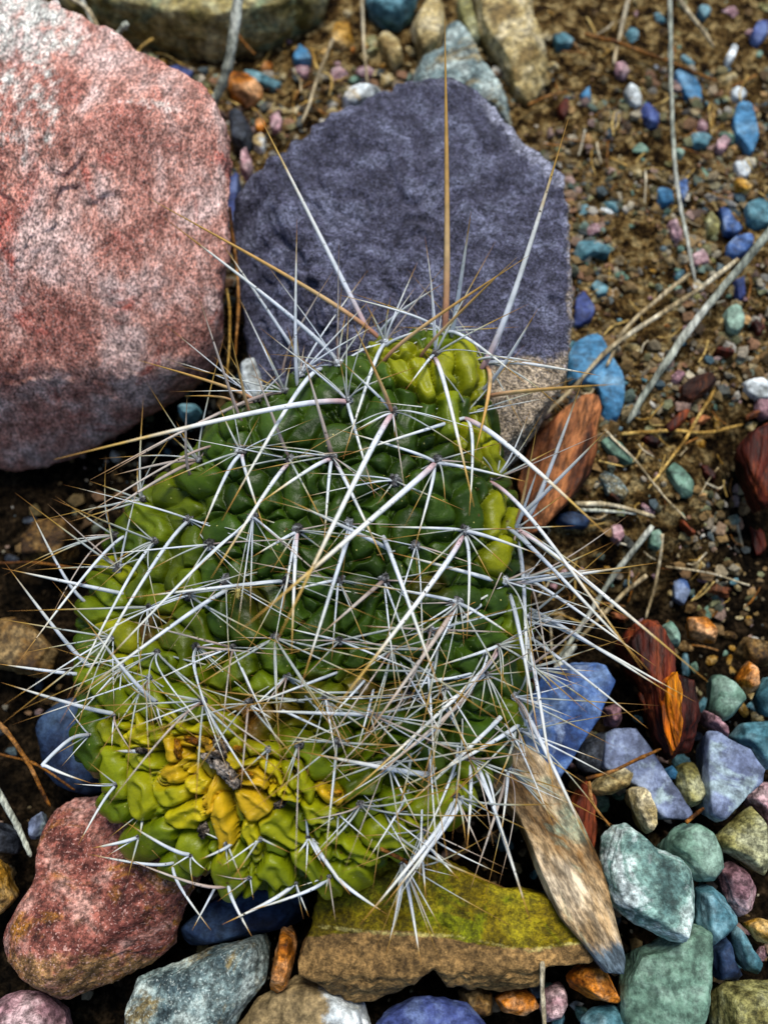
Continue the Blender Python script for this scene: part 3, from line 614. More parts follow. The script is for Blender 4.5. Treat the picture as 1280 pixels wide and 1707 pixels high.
# chips and pebbles on the right, each one told apart by colour and place
CH = [
 ('cyan', [(1120, 128), (1132, 118), (1150, 124), (1166, 150), (1168, 172), (1158, 178), (1138, 160)], 'almond shaped sky blue chip right of the long grey straw'),
 ('cyan', [(1220, 205), (1226, 178), (1240, 170), (1256, 185), (1266, 210), (1260, 238), (1250, 262), (1240, 246), (1224, 228)], 'large leaf shaped blue chip with a pointed foot near the right edge'),
 ('indigo', [(1064, 188), (1074, 174), (1088, 180), (1098, 196), (1096, 212), (1082, 210)], 'indigo pebble touching a cream pebble left of the grey straw'),
 ('white', [(1038, 150), (1050, 144), (1068, 158), (1072, 176), (1060, 182), (1044, 170)], 'cream pebble touching the indigo pebble'),
 ('cyan', [(1094, 320), (1098, 314), (1122, 318), (1124, 340), (1100, 348), (1093, 338)], 'square bright blue chip beside the grey straw'),
 ('blue', [(1130, 300), (1142, 294), (1144, 325), (1136, 340), (1128, 325)], 'narrow blue chip just right of the grey straw'),
 ('blue', [(1210, 410), (1225, 396), (1252, 390), (1262, 400), (1240, 425), (1222, 434), (1210, 428)], 'blue stone under the thick grey stem'),
 ('blue', [(1196, 350), (1208, 350), (1222, 372), (1236, 384), (1222, 394), (1206, 390)], 'blue chip above the blue stone under the grey stem'),
 ('teal', [(1240, 345), (1262, 334), (1290, 338), (1288, 378), (1262, 384), (1244, 372)], 'teal green stone at the right edge above the grey stem'),
 ('teal', [(954, 420), (965, 405), (995, 400), (1018, 412), (1014, 428), (985, 426), (968, 438)], 'curved teal chip close to the right side of the purple boulder'),
 ('teal', [(984, 478), (998, 466), (1014, 478), (1010, 494), (994, 498)], 'small teal pebble below the curved teal chip'),
 ('indigo', [(955, 545), (958, 492), (966, 482), (992, 518), (984, 536), (968, 544)], 'indigo shard leaning on the right foot of the purple boulder'),
 ('cyan', [(944, 600), (955, 575), (985, 560), (1002, 566), (1012, 590), (1036, 628), (1042, 660), (1034, 690), (1024, 712), (1006, 705), (1000, 690), (1010, 668), (1000, 650), (975, 640), (945, 642)], 'big curved slate blue flake above the rusty bark'),
 ('sage', [(1000, 738), (1012, 728), (1036, 745), (1060, 770), (1045, 775), (1018, 762)], 'leaf shaped green chip below the slate blue flake'),
 ('sage', [(1108, 786), (1122, 772), (1140, 782), (1154, 806), (1152, 828), (1136, 828), (1120, 806)], 'faceted green pebble in the middle of the straw litter'),
 ('grey', [(996, 796), (1005, 788), (1030, 800), (1046, 822), (1040, 832), (1010, 824)], 'flat grey pebble right of the rusty bark'),
 ('darkblue', [(925, 870), (935, 853), (960, 850), (984, 866), (978, 880), (945, 880)], 'dark blue pebble under the foot of the rusty bark'),
 ('sage', [(1120, 255), (1130, 250), (1140, 258), (1134, 268)], 'tiny green chip right of the grey straw'),
 ('white', [(1208, 98), (1218, 80), (1228, 82), (1222, 100), (1212, 110)], 'thin white chip near the pale broken straw'),
 ('indigo', [(1250, 58), (1262, 38), (1280, 34), (1278, 60), (1262, 78), (1252, 70)], 'indigo chip in the top right corner'),
 ('teal', [(1160, 20), (1176, 8), (1184, 22), (1172, 36)], 'teal chip beside the broken straw at the top'),
 ('teal', [(1148, 230), (1166, 225), (1184, 232), (1178, 246), (1152, 248)], 'narrow teal chip below the almond blue chip'),
 ('mauve', [(1192, 240), (1208, 226), (1216, 240), (1204, 256), (1190, 254)], 'pale lilac pebble left of the leaf shaped blue chip'),
 ('white', [(1218, 150), (1232, 148), (1244, 160), (1232, 172), (1218, 166)], 'round cream pebble above the leaf shaped blue chip'),
 ('white', [(1222, 274), (1236, 270), (1250, 290), (1242, 300), (1226, 290)], 'white pebble below the leaf shaped blue chip'),
 ('ochre', [(1222, 302), (1238, 300), (1254, 312), (1244, 324), (1226, 320)], 'ochre pebble under the white pebble near the right edge'),
 ('mauve', [(1110, 375), (1124, 368), (1136, 392), (1130, 408), (1118, 400)], 'pinkish pebble left of the lower grey straw'),
 ('khaki', [(1172, 365), (1186, 354), (1198, 370), (1194, 396), (1180, 398)], 'khaki pebble left of the blue chip'),
 ('mauve', [(1150, 430), (1168, 420), (1184, 436), (1172, 448), (1154, 446)], 'pale mauve pebble at the foot of the grey straw'),
 ('mauve', [(1116, 630), (1130, 618), (1140, 628), (1130, 642), (1116, 640)], 'lilac pebble beside the thick grey stem'),
 ('white', [(1236, 640), (1255, 632), (1290, 640), (1290, 665), (1262, 668), (1242, 656)], 'white chalky stone at the right edge'),
 ('mauve', [(1258, 668), (1290, 664), (1290, 695), (1270, 700), (1258, 690)], 'pale lilac stone at the right edge below the white one'),
 ('teal', [(920, 65), (940, 58), (956, 70), (944, 84), (926, 82)], 'teal pebble right of the long tan stone'),
 ('mauve', [(1022, 110), (1036, 104), (1048, 124), (1040, 132), (1026, 126)], 'rosy pebble near the crossing straws'),
 ('blue', [(1120, 970), (1140, 965), (1148, 990), (1138, 1010), (1122, 1000)], 'indigo blue pebble among the gravel below the straw litter'),
 ('sage', [(1080, 890), (1096, 882), (1104, 900), (1098, 918), (1080, 912)], 'teal green pebble at the end of the diagonal straw'),
 ('mauve', [(1015, 880), (1032, 874), (1040, 895), (1030, 908), (1018, 900)], 'pale lilac pebble below the double straw'),
 ('cyan', [(966, 160), (980, 150), (984, 170), (972, 176)], 'small blue chip between the purple boulder and the gravel'),
 ('sage', [(1204, 520), (1228, 508), (1240, 540), (1232, 560), (1212, 552)], 'pale green stone right of the thick grey stem'),
 ('indigo', [(1222, 470), (1236, 462), (1240, 496), (1228, 508)], 'indigo sliver under the thick grey stem'),
 ('cyan', [(486, 100), (500, 76), (514, 90), (520, 104), (500, 110)], 'bright blue chip among the brown litter at the top'),
 ('indigo', [(262, 122), (300, 112), (322, 118), (318, 132), (282, 134)], 'indigo sliver behind the pink boulder'),
 ('khaki', [(242, 102), (252, 88), (264, 98), (262, 120), (248, 120)], 'yellowish pebble behind the pink boulder'),
 ('mauve', [(450, 195), (462, 186), (472, 205), (466, 226), (452, 220)], 'pale mauve pebble left of the purple boulder top'),
 ('white', [(420, 232), (434, 224), (448, 240), (438, 256), (424, 250)], 'greenish white pebble left of the purple boulder'),
 ('rust', [(426, 205), (438, 202), (446, 216), (436, 226), (426, 218)], 'orange pebble left of the purple boulder'),
 ('sage', [(408, 72), (440, 64), (462, 72), (440, 84), (414, 84)], 'pale green flat pebble below the top stone'),
 ('teal', [(402, 118), (440, 126), (470, 140), (458, 152), (425, 140)], 'dark teal sliver behind the rusty pink stone'),
]
for i, (mt, ol, lab) in enumerate(CH):
    c = np.mean(ol, axis=0); g = ground_at(c[0], c[1])
    rk('pebble', lab, 'pebble', ol, g[2] + .10, .22, .35, mt, seed=200 + i, sub=4, cuts=4, cut=(.72, .95), amp=.03, nscale=1.6, sharp=30, taper=.1)

# bark and wood
rk('bark_piece', 'curled rust brown piece of bark right of the cactus beside the purple boulder', 'bark',
   [(862, 800), (885, 730), (930, 690), (975, 660), (1000, 658), (1004, 690), (992, 705), (998, 740), (985, 790), (950, 835), (905, 880), (880, 890)],
   .7, .35, .7, 'bark', seed=301, sub=6, amp=.16, nscale=.8, grain=.9, cuts=3, sharp=16, tops=[(-.25, -.1, 1, 1), (.5, -.1, .8, 1.7)])
wood = rk('wood_chunk', 'dark red splintered wood chunk with an orange core at the right', 'wood',
   [(1032, 1060), (1050, 1038), (1088, 1040), (1112, 1075), (1118, 1120), (1160, 1140), (1168, 1200), (1150, 1255), (1120, 1272), (1098, 1230), (1080, 1160), (1050, 1110)],
   -.1, .7, 1.2, 'darkbark', seed=302, sub=6, amp=.24, nscale=.9, grain=1.45, cuts=5, sharp=14)
spl = rk('splinter', 'bright orange splintered core', None, [(1104, 1140), (1120, 1120), (1132, 1150), (1134, 1210), (1122, 1262), (1110, 1225)],
   .55, .35, .4, 'splinter', seed=303, sub=5, amp=.2, nscale=1.2, grain=1.55, cuts=4)
spl.parent = wood; spl.location = spl.location - wood.location
rk('bark_piece', 'glossy deep red bark strip right of the long tan slab', 'bark', [(944, 1330), (975, 1300), (990, 1330), (994, 1400), (985, 1430), (965, 1400), (948, 1370)],
   -.7, .5, .9, 'darkbark', seed=304, sub=5, amp=.10, grain=1.4, cuts=4)
rk('bark_piece', 'red brown bark lump cut by the right edge above the dark hollow', 'bark', [(1225, 750), (1245, 722), (1300, 700), (1320, 830), (1270, 850), (1240, 800)],
   .2, .5, .8, 'darkbark', seed=305, sub=5, amp=.15, grain=1.2, cuts=5)
rk('bark_piece', 'small rusty bark flake below the thick grey stem', 'bark', [(1128, 650), (1150, 632), (1185, 620), (1198, 632), (1178, 655), (1150, 672), (1130, 668)],
   .2, .25, .4, 'bark', seed=306, sub=5, amp=.10, grain=.3, cuts=5)
rk('bark_piece', 'dark red bark sliver between straws in the litter', 'bark', [(1105, 712), (1130, 690), (1150, 680), (1145, 698), (1115, 728)],
   .15, .2, .3, 'darkbark', seed=307, sub=4, amp=.08, grain=.5, cuts=4)
rk('bark_piece', 'tiny red bark flake touching the gold spine tip at the upper right', 'bark', [(928, 172), (945, 158), (950, 185), (940, 205), (930, 195)],
   .1, .2, .3, 'darkbark', seed=308, sub=4, amp=.05, cuts=4)

for i_, (lab, cx_, cy_, L_, W_, a_, mt_) in enumerate([
 ('dark red bark flake standing above the level golden straw', 1085, 735, 34, 12, .5, 'darkbark'), ('rusty bark flake crossing the slanting straw in the litter', 1165, 700, 42, 15, -.3, 'bark'),
 ('dark red bark strip in the hollow at the right edge', 1262, 905, 60, 20, 1.3, 'darkbark'), ('dark bark flake above the dark hollow at the right', 1180, 790, 36, 16, .8, 'darkbark'),
 ('rusty bark strip at the right edge above the red lump', 1258, 690, 40, 10, -.5, 'bark'), ('thin red bark splinter right of the thick grey stem', 1205, 585, 36, 9, .1, 'darkbark'),
 ('dark red splinter lying left of the dark hollow', 1145, 880, 44, 9, .7, 'darkbark'), ('brown bark chip by the upper end of the wood chunk', 1032, 1030, 26, 10, .4, 'bark'),
 ('rusty brown bark chip on the gravel below the dark hollow', 1200, 985, 34, 14, .2, 'bark'), ('dark red bark flake touching the right edge below the grey stem', 1262, 545, 30, 18, .9, 'darkbark'),
 ('splintered dark wood strip left of the orange core', 1075, 1180, 60, 14, 1.25, 'darkbark'), ('small orange bark flake right of the curled bark', 1022, 830, 26, 8, .6, 'bark')]):
    rb_ = np.random.RandomState(700 + i_); ca_, sa_ = math.cos(a_), math.sin(a_); ol_ = []
    for k_ in range(12):
        t_ = k_ / 12 * 2 * math.pi; rj = rb_.uniform(.6, 1.15); u_, v_ = L_ / 2 * rj * np.sign(math.cos(t_)) * abs(math.cos(t_)) ** .6, W_ / 2 * rj * np.sign(math.sin(t_)) * abs(math.sin(t_)) ** .6
        ol_.append((cx_ + u_ * ca_ - v_ * sa_, cy_ + u_ * sa_ + v_ * ca_))
    g = ground_at(cx_, cy_)
    rk('bark_piece', lab, 'bark', ol_, g[2] + .22, .14, .3, mt_, seed=720 + i_, sub=5, cuts=2, amp=.10, grain=-a_, sharp=20)

# ------------------------------------------------------------------ tubes
def tube(path, rad, sides=6, flat=1.0, cap=True):
    """path (n,3) cm, rad (n,) cm"""
    path = np.asarray(path, float); n = len(path); rad = np.asarray(rad, float)
    T = np.gradient(path, axis=0); T /= np.linalg.norm(T, axis=1)[:, None]
    ref = np.array([0, 0, 1.0]) if abs(T[:, 2]).max() < .95 else np.array([.3, 1.0, .1])
    A = np.cross(T, ref); A /= np.linalg.norm(A, axis=1)[:, None] + 1e-9
    B = np.cross(A, T)
    ang = np.linspace(0, 2 * math.pi, sides, endpoint=False)
    V = (path[:, None] + rad[:, None, None] * (np.cos(ang)[None, :, None] * A[:, None] + flat * np.sin(ang)[None, :, None] * B[:, None])).reshape(-1, 3)
    i = np.arange(n - 1)[:, None] * sides; j = np.arange(sides)[None]
    j2 = (j + 1) % sides
    F = np.stack([i + j, i + j2, i + sides + j2, i + sides + j], -1).reshape(-1, 4)
    al = np.repeat(np.linspace(0, 1, n), sides)
    return V, F, al

def smooth_path(pts, n=24):
    pts = np.asarray(pts, float)
    if len(pts) == 2: return pts[0] + np.linspace(0, 1, n)[:, None] * (pts[1] - pts[0])
    P = np.vstack([2 * pts[0] - pts[1], pts, 2 * pts[-1] - pts[-2]])
    out = []
    m = len(pts) - 1; per = max(4, n // m)
    for i in range(m):
        p0, p1, p2, p3 = P[i:i + 4]
        for t in np.linspace(0, 1, per, endpoint=(i == m - 1)):
            out.append(.5 * ((2 * p1) + (-p0 + p2) * t + (2 * p0 - 5 * p1 + 4 * p2 - p3) * t * t + (-p0 + 3 * p1 - 3 * p2 + p3) * t ** 3))
    return np.array(out)

def straw(label, pts, wpx, mat, z=.35, seed=0, name='straw', cat='straw', taper=.7, group=None, sides=7):
    rng = np.random.RandomState(seed + 900)
    P = []
    for k, q in enumerate(pts):
        if len(q) == 3: P.append(at(*q))
        else: P.append(ground_at(q[0], q[1], z))
    path = smooth_path(P, 30)
    path = path + .035 * np.stack([vnoise(path * 1.3, seed + 3), vnoise(path * 1.3, seed + 4), vnoise(path * 1.3, seed + 5)], 1)
    r0 = wpx / 2 / pxcm(path[len(path) // 2])
    t = np.linspace(0, 1, len(path))
    rad = r0 * (1 - (1 - taper) * t) * (1 + .13 * vnoise(path * 2.7, seed))
    for tn in rng.uniform(.12, .9, 1 + int(len(path) > 20)):
        rad = rad * (1 + .32 * np.exp(-((t - tn) / .022) ** 2))
    rad[0] *= .8; rad[-1] *= .45
    V, F, al = tube(path, rad, sides, .8)
    base = path[0].copy()
    n = len(V); cen = np.array([path[0], path[-1]])
    V = np.vstack([V, cen]);
    s = sides; last = (len(path) - 1) * s
    caps = [[n, (j + 1) % s, j, j] for j in range(s)] + [[n + 1, last + j, last + (j + 1) % s, last + (j + 1) % s] for j in range(s)]
    Ft = np.vstack([F[:, [0, 1, 2]], F[:, [0, 2, 3]], np.array(caps)[:, :3]])
    o = link(name, mesh_from(name, V - base, Ft, M[mat]), loc=base)
    tag(o, label, cat, group); return o

straw('long grey straw hanging down from the top edge at the right', [(1116, -20, 2.2), (1118, 110, 1.7), (1122, 230, 1.3), (1132, 330, 1.0), (1160, 470, .5)], 8, 'greystraw', seed=1)
straw('pale broken straw poking in at the top right corner', [(1118, -25, 2.0), (1150, 22, 1.8), (1190, 78, 1.3)], 9, 'straw', seed=2)
straw('thick grey stem running down from the right edge', [(1300, 365, 1.6), (1225, 455, 1.2), (1130, 575, .8), (1045, 705, .35)], 15, 'greystraw', seed=3, name='dry_stem', cat='stem')
straw('tan straw running beside the thick grey stem toward the cactus', [(1230, 432, 1.2), (1130, 505, 1.0), (1030, 570, .8), (960, 640, .7), (880, 720, .6)], 9, 'straw', seed=4)
straw('short tan straw touching the thick grey stem', [(1150, 455, .6), (1050, 540, .6), (1010, 610, .6)], 8, 'straw', seed=5)
straw('thick grey stem standing behind the pink boulder at the top', [(398, -20, 3.2), (388, 70, 2.2), (372, 130, 1.4), (350, 185, .6)], 18, 'greystraw', seed=6, name='dry_stem', cat='stem', taper=.9)
straw('thin straw slanting behind the purple boulder at the top', [(555, 62, 1.2), (530, 130, 1.0), (504, 205, .8)], 7, 'straw', seed=7)
straw('thin pale straw hanging from the top edge above the purple boulder', [(604, -10, 1.6), (606, 70, 1.2), (612, 142, .8)], 6, 'straw', seed=8)
straw('gold straw bending behind the pink boulder', [(110, -10, 1.8), (150, 20, 1.6), (172, 66, 1.4)], 7, 'straw', seed=9)
straw('thin cream straw crossing the gold one behind the pink boulder', [(133, -10, 1.8), (150, 30, 1.5), (165, 64, 1.4)], 6, 'greystraw', seed=10)
straw('short greenish grey stub poking up behind the pink boulder', [(212, 38, 2.2), (198, 55, 1.9), (182, 76, 1.6)], 11, 'greystraw', seed=11)
straw('curled gold straw in the dark litter behind the pink boulder', [(256, 64, 1.0), (235, 80, .9), (226, 98, .8), (228, 116, .8)], 6, 'goldstraw', seed=12)
straw('short dark twig leaning on the grey stem', [(392, 40, 1.2), (400, 60, 1.0), (426, 90, .6)], 6, 'browntwig', seed=13, name='twig', cat='twig')
straw('gold straw behind the right shoulder of the pink boulder', [(290, 134, .9), (340, 150, .8), (400, 175, .7)], 5, 'goldstraw', seed=14)
straw('curled gold root near the grey stem at the top', [(520, 80, .9), (530, 115, .9), (552, 130, .8), (548, 160, .7)], 6, 'goldstraw', seed=15, name='root', cat='root')
straw('thin dark straw hanging in the cleft between the boulders', [(382, 345, 3.0), (392, 420, 2.6), (396, 500, 2.2), (392, 600, 1.6)], 6, 'browntwig', seed=16)
straw('second thin straw in the cleft nearer the pink boulder', [(378, 480, 2.6), (384, 540, 2.2), (378, 640, 1.8)], 5, 'goldstraw', seed=17)
straw('golden straw lying level to the right below the slate blue flake', [(1035, 722), (1120, 718), (1180, 720), (1240, 708)], 7, 'goldstraw', seed=18)
straw('straw slanting down from the level golden straw', [(1190, 650), (1140, 735), (1080, 815)], 6, 'goldstraw', seed=19)
straw('thin straw slanting across the litter right of the bark', [(1008, 716), (1060, 770), (1100, 820), (1145, 868)], 5, 'straw', seed=20)
straw('thick tan straw piece lying level below the bark', [(958, 838), (1020, 842), (1092, 862)], 9, 'straw', seed=21)
straw('thinner straw just under the level tan one', [(965, 848), (1010, 852), (1060, 858)], 6, 'greystraw', seed=22)
straw('grey diagonal straw right of the cactus rim', [(1088, 878), (1030, 950), (985, 1020), (930, 1100)], 10, 'greystraw', seed=23)
straw('upright tan straw between gravel pebbles right of the cactus', [(1104, 890), (1098, 950), (1074, 1032)], 6, 'straw', seed=24)
straw('second diagonal straw under the grey one', [(1078, 958), (1030, 1000), (960, 1070)], 8, 'straw', seed=25)
straw('thin pale root lying across the dark hollow at the right', [(1110, 945), (1180, 955), (1250, 975)], 4, 'straw', seed=26, name='root', cat='root')
straw('pale grass stem below the right spines and over the deep blue stone', [(900, 1180), (925, 1120), (960, 1075)], 14, 'greystraw', seed=27, z=1.9)
straw('pale straw standing at the bottom edge in front of the olive slab', [(903, 1605, .8), (905, 1660, .4), (906, 1760, -.2)], 9, 'straw', seed=28)
straw('brown straw in the shade at the left edge', [(-15, 1190, .2), (40, 1262, 0), (84, 1345, -.4)], 9, 'browntwig', seed=29)
straw('grey green stem at the lower left edge', [(-15, 1300, .3), (20, 1360, .1), (52, 1428, -.2)], 12, 'greystraw', seed=30, name='dry_stem', cat='stem')
straw('rusty twig lying level in the shade under the pink boulder', [(-10, 938, 0), (60, 938, 0), (128, 948, 0)], 6, 'browntwig', seed=31, name='twig', cat='twig')
straw('grey brown straw in the shade at the left edge', [(-10, 1255, -.4), (60, 1275, -.5), (125, 1318, -.5)], 5, 'browntwig', seed=32)
straw('red brown twig lying over the lavender slab', [(978, 1300, .6), (1030, 1282, .6), (1102, 1248, .7)], 7, 'browntwig', seed=33, name='twig', cat='twig')
straw('curved rusty twig hanging beside the mottled stone', [(980, 1302, .6), (988, 1340, .5), (1016, 1378, .4)], 6, 'browntwig', seed=34, name='twig', cat='twig')
straw('stubby twig between the sage and lavender stones', [(1142, 1372, .5), (1156, 1360, .5), (1172, 1346, .6)], 7, 'browntwig', seed=35, name='twig', cat='twig')
straw('brown twig lying level between gravel at the top right', [(975, 55), (1040, 75), (1110, 100), (1196, 135)], 8, 'browntwig', seed=36, name='twig', cat='twig')
straw('tan straw leaning at the top right of the long tan stone', [(1050, -10), (1035, 50), (1022, 105)], 7, 'straw', seed=37)
straw('orange brown twig beside the red flake at the upper right', [(880, 175), (910, 160), (945, 152)], 5, 'browntwig', seed=38, name='twig', cat='twig')
straw('rust brown shrivelled stalk caught in the lower spines', [(618, 1408, 2.9), (650, 1425, 2.9), (672, 1436, 2.8), (694, 1455, 2.6)], 8, 'browntwig', seed=39, name='dried_stalk', cat='stalk')

# ------------------------------------------------------------------ the cactus
OUT = np.array([(640, 572), (690, 556), (760, 560), (800, 590), (812, 650), (824, 730), (842, 800), (858, 870), (868, 950), (880, 1030), (880, 1110), (874, 1180), (856, 1240),
    (812, 1290), (778, 1345), (722, 1392), (668, 1418), (620, 1440), (590, 1458), (545, 1470), (490, 1478), (430, 1474), (360, 1448), (300, 1438), (238, 1400), (200, 1350), (155, 1270),
    (140, 1225), (130, 1160), (132, 1050), (165, 950), (205, 860), (235, 820), (300, 770), (345, 715), (400, 670), (470, 640), (540, 612), (590, 600)], float)
OUTL.append(OUT)
PC = np.array([520.0, 1030.0])
rng = np.random.RandomState(5)
# fleshy folds: ax, ay, bx, by, radius px, height cm, colour
DG, MG, LG, YG, YL, OR, BR = (.016, .034, .002), (.042, .080, .002), (.12, .165, .002), (.25, .26, .003), (.44, .38, .005), (.50, .31, .008), (.20, .09, .010)
lobe = [
 (165, 1130, 222, 1175, 28, MG), (172, 1120, 195, 1180, 22, LG), (250, 1138, 278, 1175, 28, LG), (300, 1165, 338, 1188, 26, MG), (200, 1192, 232, 1200, 20, YG), (240, 1188, 254, 1232, 17, YL),
 (262, 1180, 288, 1200, 16, YG), (268, 1222, 300, 1215, 16, YG), (300, 1200, 338, 1210, 19, YL), (355, 1205, 388, 1216, 18, YG), (155, 1218, 182, 1262, 26, MG), (150, 1245, 186, 1270, 20, DG), (196, 1210, 222, 1252, 18, YG),
 (206, 1262, 212, 1308, 24, LG), (230, 1235, 252, 1248, 15, YL), (248, 1262, 262, 1285, 14, YG), (242, 1300, 262, 1338, 22, YG), (270, 1292, 302, 1322, 17, YG), (290, 1222, 304, 1262, 12, OR), (276, 1290, 318, 1276, 13, OR),
 (320, 1282, 340, 1308, 15, YL), (312, 1356, 342, 1346, 17, YL), (245, 1392, 288, 1378, 28, MG), (262, 1362, 292, 1350, 16, LG), (292, 1428, 302, 1432, 20, MG), (328, 1400, 338, 1412, 24, LG), (380, 1340, 382, 1390, 17, OR),
 (358, 1334, 372, 1314, 14, OR), (350, 1320, 352, 1345, 11, OR), (386, 1412, 402, 1450, 25, LG), (195, 1325, 216, 1345, 22, MG), (416, 1322, 432, 1342, 17, OR), (422, 1360, 432, 1402, 15, YL), (402, 1282, 444, 1290, 16, OR),
 (392, 1262, 430, 1262, 12, YL), (450, 1262, 460, 1308, 15, YL), (466, 1308, 498, 1324, 16, YL), (424, 1244, 456, 1250, 14, YG), (488, 1278, 504, 1318, 20, YG), (484, 1272, 494, 1284, 9, BR), (445, 1360, 512, 1396, 17, YG), (510, 1346, 556, 1350, 17, YG),
 (540, 1318, 566, 1322, 13, OR), (450, 1428, 486, 1468, 19, LG), (408, 1438, 424, 1452, 18, LG), (500, 1408, 546, 1458, 17, LG), (544, 1390, 602, 1415, 22, LG), (528, 1368, 560, 1388, 16, MG), (468, 1480, 490, 1470, 14, MG),
 (572, 1430, 592, 1452, 20, LG), (620, 1378, 690, 1385, 22, LG), (640, 1330, 672, 1322, 20, MG), (700, 1340, 760, 1322, 24, LG), (690, 1372, 720, 1360, 20, YG), (306, 1236, 338, 1240, 12, OR), (332, 1228, 352, 1248, 11, OR), (350, 1240, 372, 1250, 10, BR),
 (400, 1240, 418, 1250, 12, YG), (395, 1262, 408, 1272, 8, BR), (560, 1400, 572, 1420, 16, MG), (640, 1400, 660, 1412, 16, MG), (355, 1398, 362, 1420, 15, MG)]
top = [(635, 588, 680, 592, 20, YG), (655, 602, 690, 640, 16, YG), (700, 610, 712, 655, 16, YG), (730, 600, 738, 660, 15, YG), (760, 590, 775, 640, 20, YG), (785, 610, 792, 660, 16, YG), (745, 680, 760, 740, 14, YG), (770, 720, 790, 770, 14, YG), (690, 590, 712, 596, 13, YG), (720, 570, 760, 575, 18, LG),
  (795, 690, 802, 740, 16, YG), (815, 750, 820, 780, 16, YG), (822, 830, 812, 880, 20, YG), (838, 900, 820, 940, 20, YG), (850, 860, 850, 890, 14, YG), (845, 1000, 860, 1050, 18, LG), (860, 1060, 870, 1110, 15, YG), (850, 1180, 862, 1210, 16, LG),
  (820, 1240, 840, 1260, 18, MG), (780, 1285, 800, 1290, 20, LG), (765, 1310, 770, 1330, 16, YG), (740, 660, 750, 720, 18, LG), (235, 850, 262, 880, 22, LG), (190, 900, 230, 905, 20, MG), (185, 945, 215, 960, 20, YG), (175, 980, 200, 1000, 20, LG),
  (145, 1020, 178, 1030, 24, LG), (190, 1045, 218, 1062, 20, YG), (150, 1075, 175, 1100, 20, MG), (210, 1100, 232, 1125, 20, YG), (250, 1095, 280, 1105, 22, LG), (375, 720, 400, 715, 18, MG), (320, 800, 345, 800, 20, MG), (590, 620, 620, 640, 22, MG)]
YM = (.19, .225, .003)
lobe = [(a, b, c, d, r, YM if k == LG else LG if k == MG and (a + c) / 2 > 190 else k) for a, b, c, d, r, k in lobe]
caps = [(a, b, c, d, r, .34 + .014 * r + .05 * math.sin(a * 1.7 + b), k) for a, b, c, d, r, k in lobe] + [(a, b, c, d, r, .26 + .011 * r, k) for a, b, c, d, r, k in top]
fixed = np.array([((a + c) / 2, (b + d) / 2) for a, b, c, d, *_ in lobe + top])
def inside(poly, x, y):
    r = False; n = len(poly); j = n - 1
    for i in range(n):
        xi, yi = poly[i]; xj, yj = poly[j]
        if (yi > y) != (yj > y) and x < (xj - xi) * (y - yi) / (yj - yi) + xi: r = not r
        j = i
    return r
pts = []
tries = 0
while tries < 9000 and len(pts) < 330:
    tries += 1
    x, y = rng.uniform(130, 885), rng.uniform(560, 1475)
    if not inside(OUT, x, y): continue
    if np.hypot(fixed[:, 0] - x, fixed[:, 1] - y).min() < 30: continue
    if pts and min(math.hypot(x - a, y - b) for a, b in pts) < 33: continue
    pts.append((x, y))
for x, y in pts:
    a = math.atan2(y - 1290, x - 380) + rng.normal() * .75
    L = rng.uniform(12, 34); r = rng.uniform(24, 36)
    near_l = math.hypot((x - 380) / 1.3, y - 1290)
    col = np.array(DG) * rng.uniform(1.0, 2.5)
    e = min(np.hypot(OUT[:, 0] - x, OUT[:, 1] - y))
    if near_l < 260: col = np.array(MG) * rng.uniform(.7, 1.2)
    if near_l < 190: col = np.array(LG) * rng.uniform(.6, 1.0)
    if x < 330 and y < 1150: col = np.array(LG) * rng.uniform(.4, 1.0)
    if x > 560 and y > 1290: col = np.array(LG) * rng.uniform(.5, .9)
    if rng.rand() < .08 and y > 950: col = np.array(BR) * .5
    caps.append((x - L * math.cos(a), y - L * math.sin(a), x + L * math.cos(a), y + L * math.sin(a), r, rng.uniform(.16, .36), tuple(col)))

def rim_z(px, py):
    t = np.clip((py - 560) / 900, 0, 1)
    z = 5.3 - 2.9 * t
    z = z - 1.1 * sstep(420, 130, px) * sstep(560, 900, py) + .5 * np.exp(-((px - 380) / 200) ** 2 - ((py - 1310) / 140) ** 2)
    return z - .5 * sstep(700, 880, px)

def poly_radius(poly, c, th):
    ax, ay = poly[:, 0] - c[0], poly[:, 1] - c[1]; bx, by = np.roll(ax, -1), np.roll(ay, -1)
    cc, ss = np.cos(th), np.sin(th); Rr = np.zeros_like(th)
    for i in range(len(ax)):
        ex, ey = bx[i] - ax[i], by[i] - ay[i]; den = cc * ey - ss * ex; den = np.where(abs(den) < 1e-9, 1e-9, den)
        tt = (ax[i] * ey - ay[i] * ex) / den; uu = (ax[i] * ss - ay[i] * cc) / den
        Rr = np.where((tt > 0) & (uu >= -1e-6) & (uu <= 1 + 1e-6), np.maximum(Rr, tt), Rr)
    return Rr
NT, NR, NB = 900, 300, 50
th = np.linspace(0, 2 * math.pi, NT, endpoint=False)
Rt = poly_radius(OUT, PC, th)
k = np.hanning(15); k /= k.sum(); Rt = np.convolve(np.concatenate([Rt[-7:], Rt, Rt[:7]]), k, 'valid')
u = np.linspace(0, 1, NR) ** .8
UU, TH = np.meshgrid(u, th, indexing='ij')
RT = np.broadcast_to(Rt, UU.shape)
PX = PC[0] + UU * RT * np.cos(TH); PY = PC[1] + UU * RT * np.sin(TH)
px, py, uu = PX.ravel(), PY.ravel(), UU.ravel()
zc = rim_z(px, py) + 1.5 * np.sqrt(np.clip(1 - uu ** 3.2, 0, 1)) - .9 - .35 * np.exp(-((px - 375) / 30) ** 2 - ((py - 1292) / 24) ** 2)
base = at_many(px, py, zc)
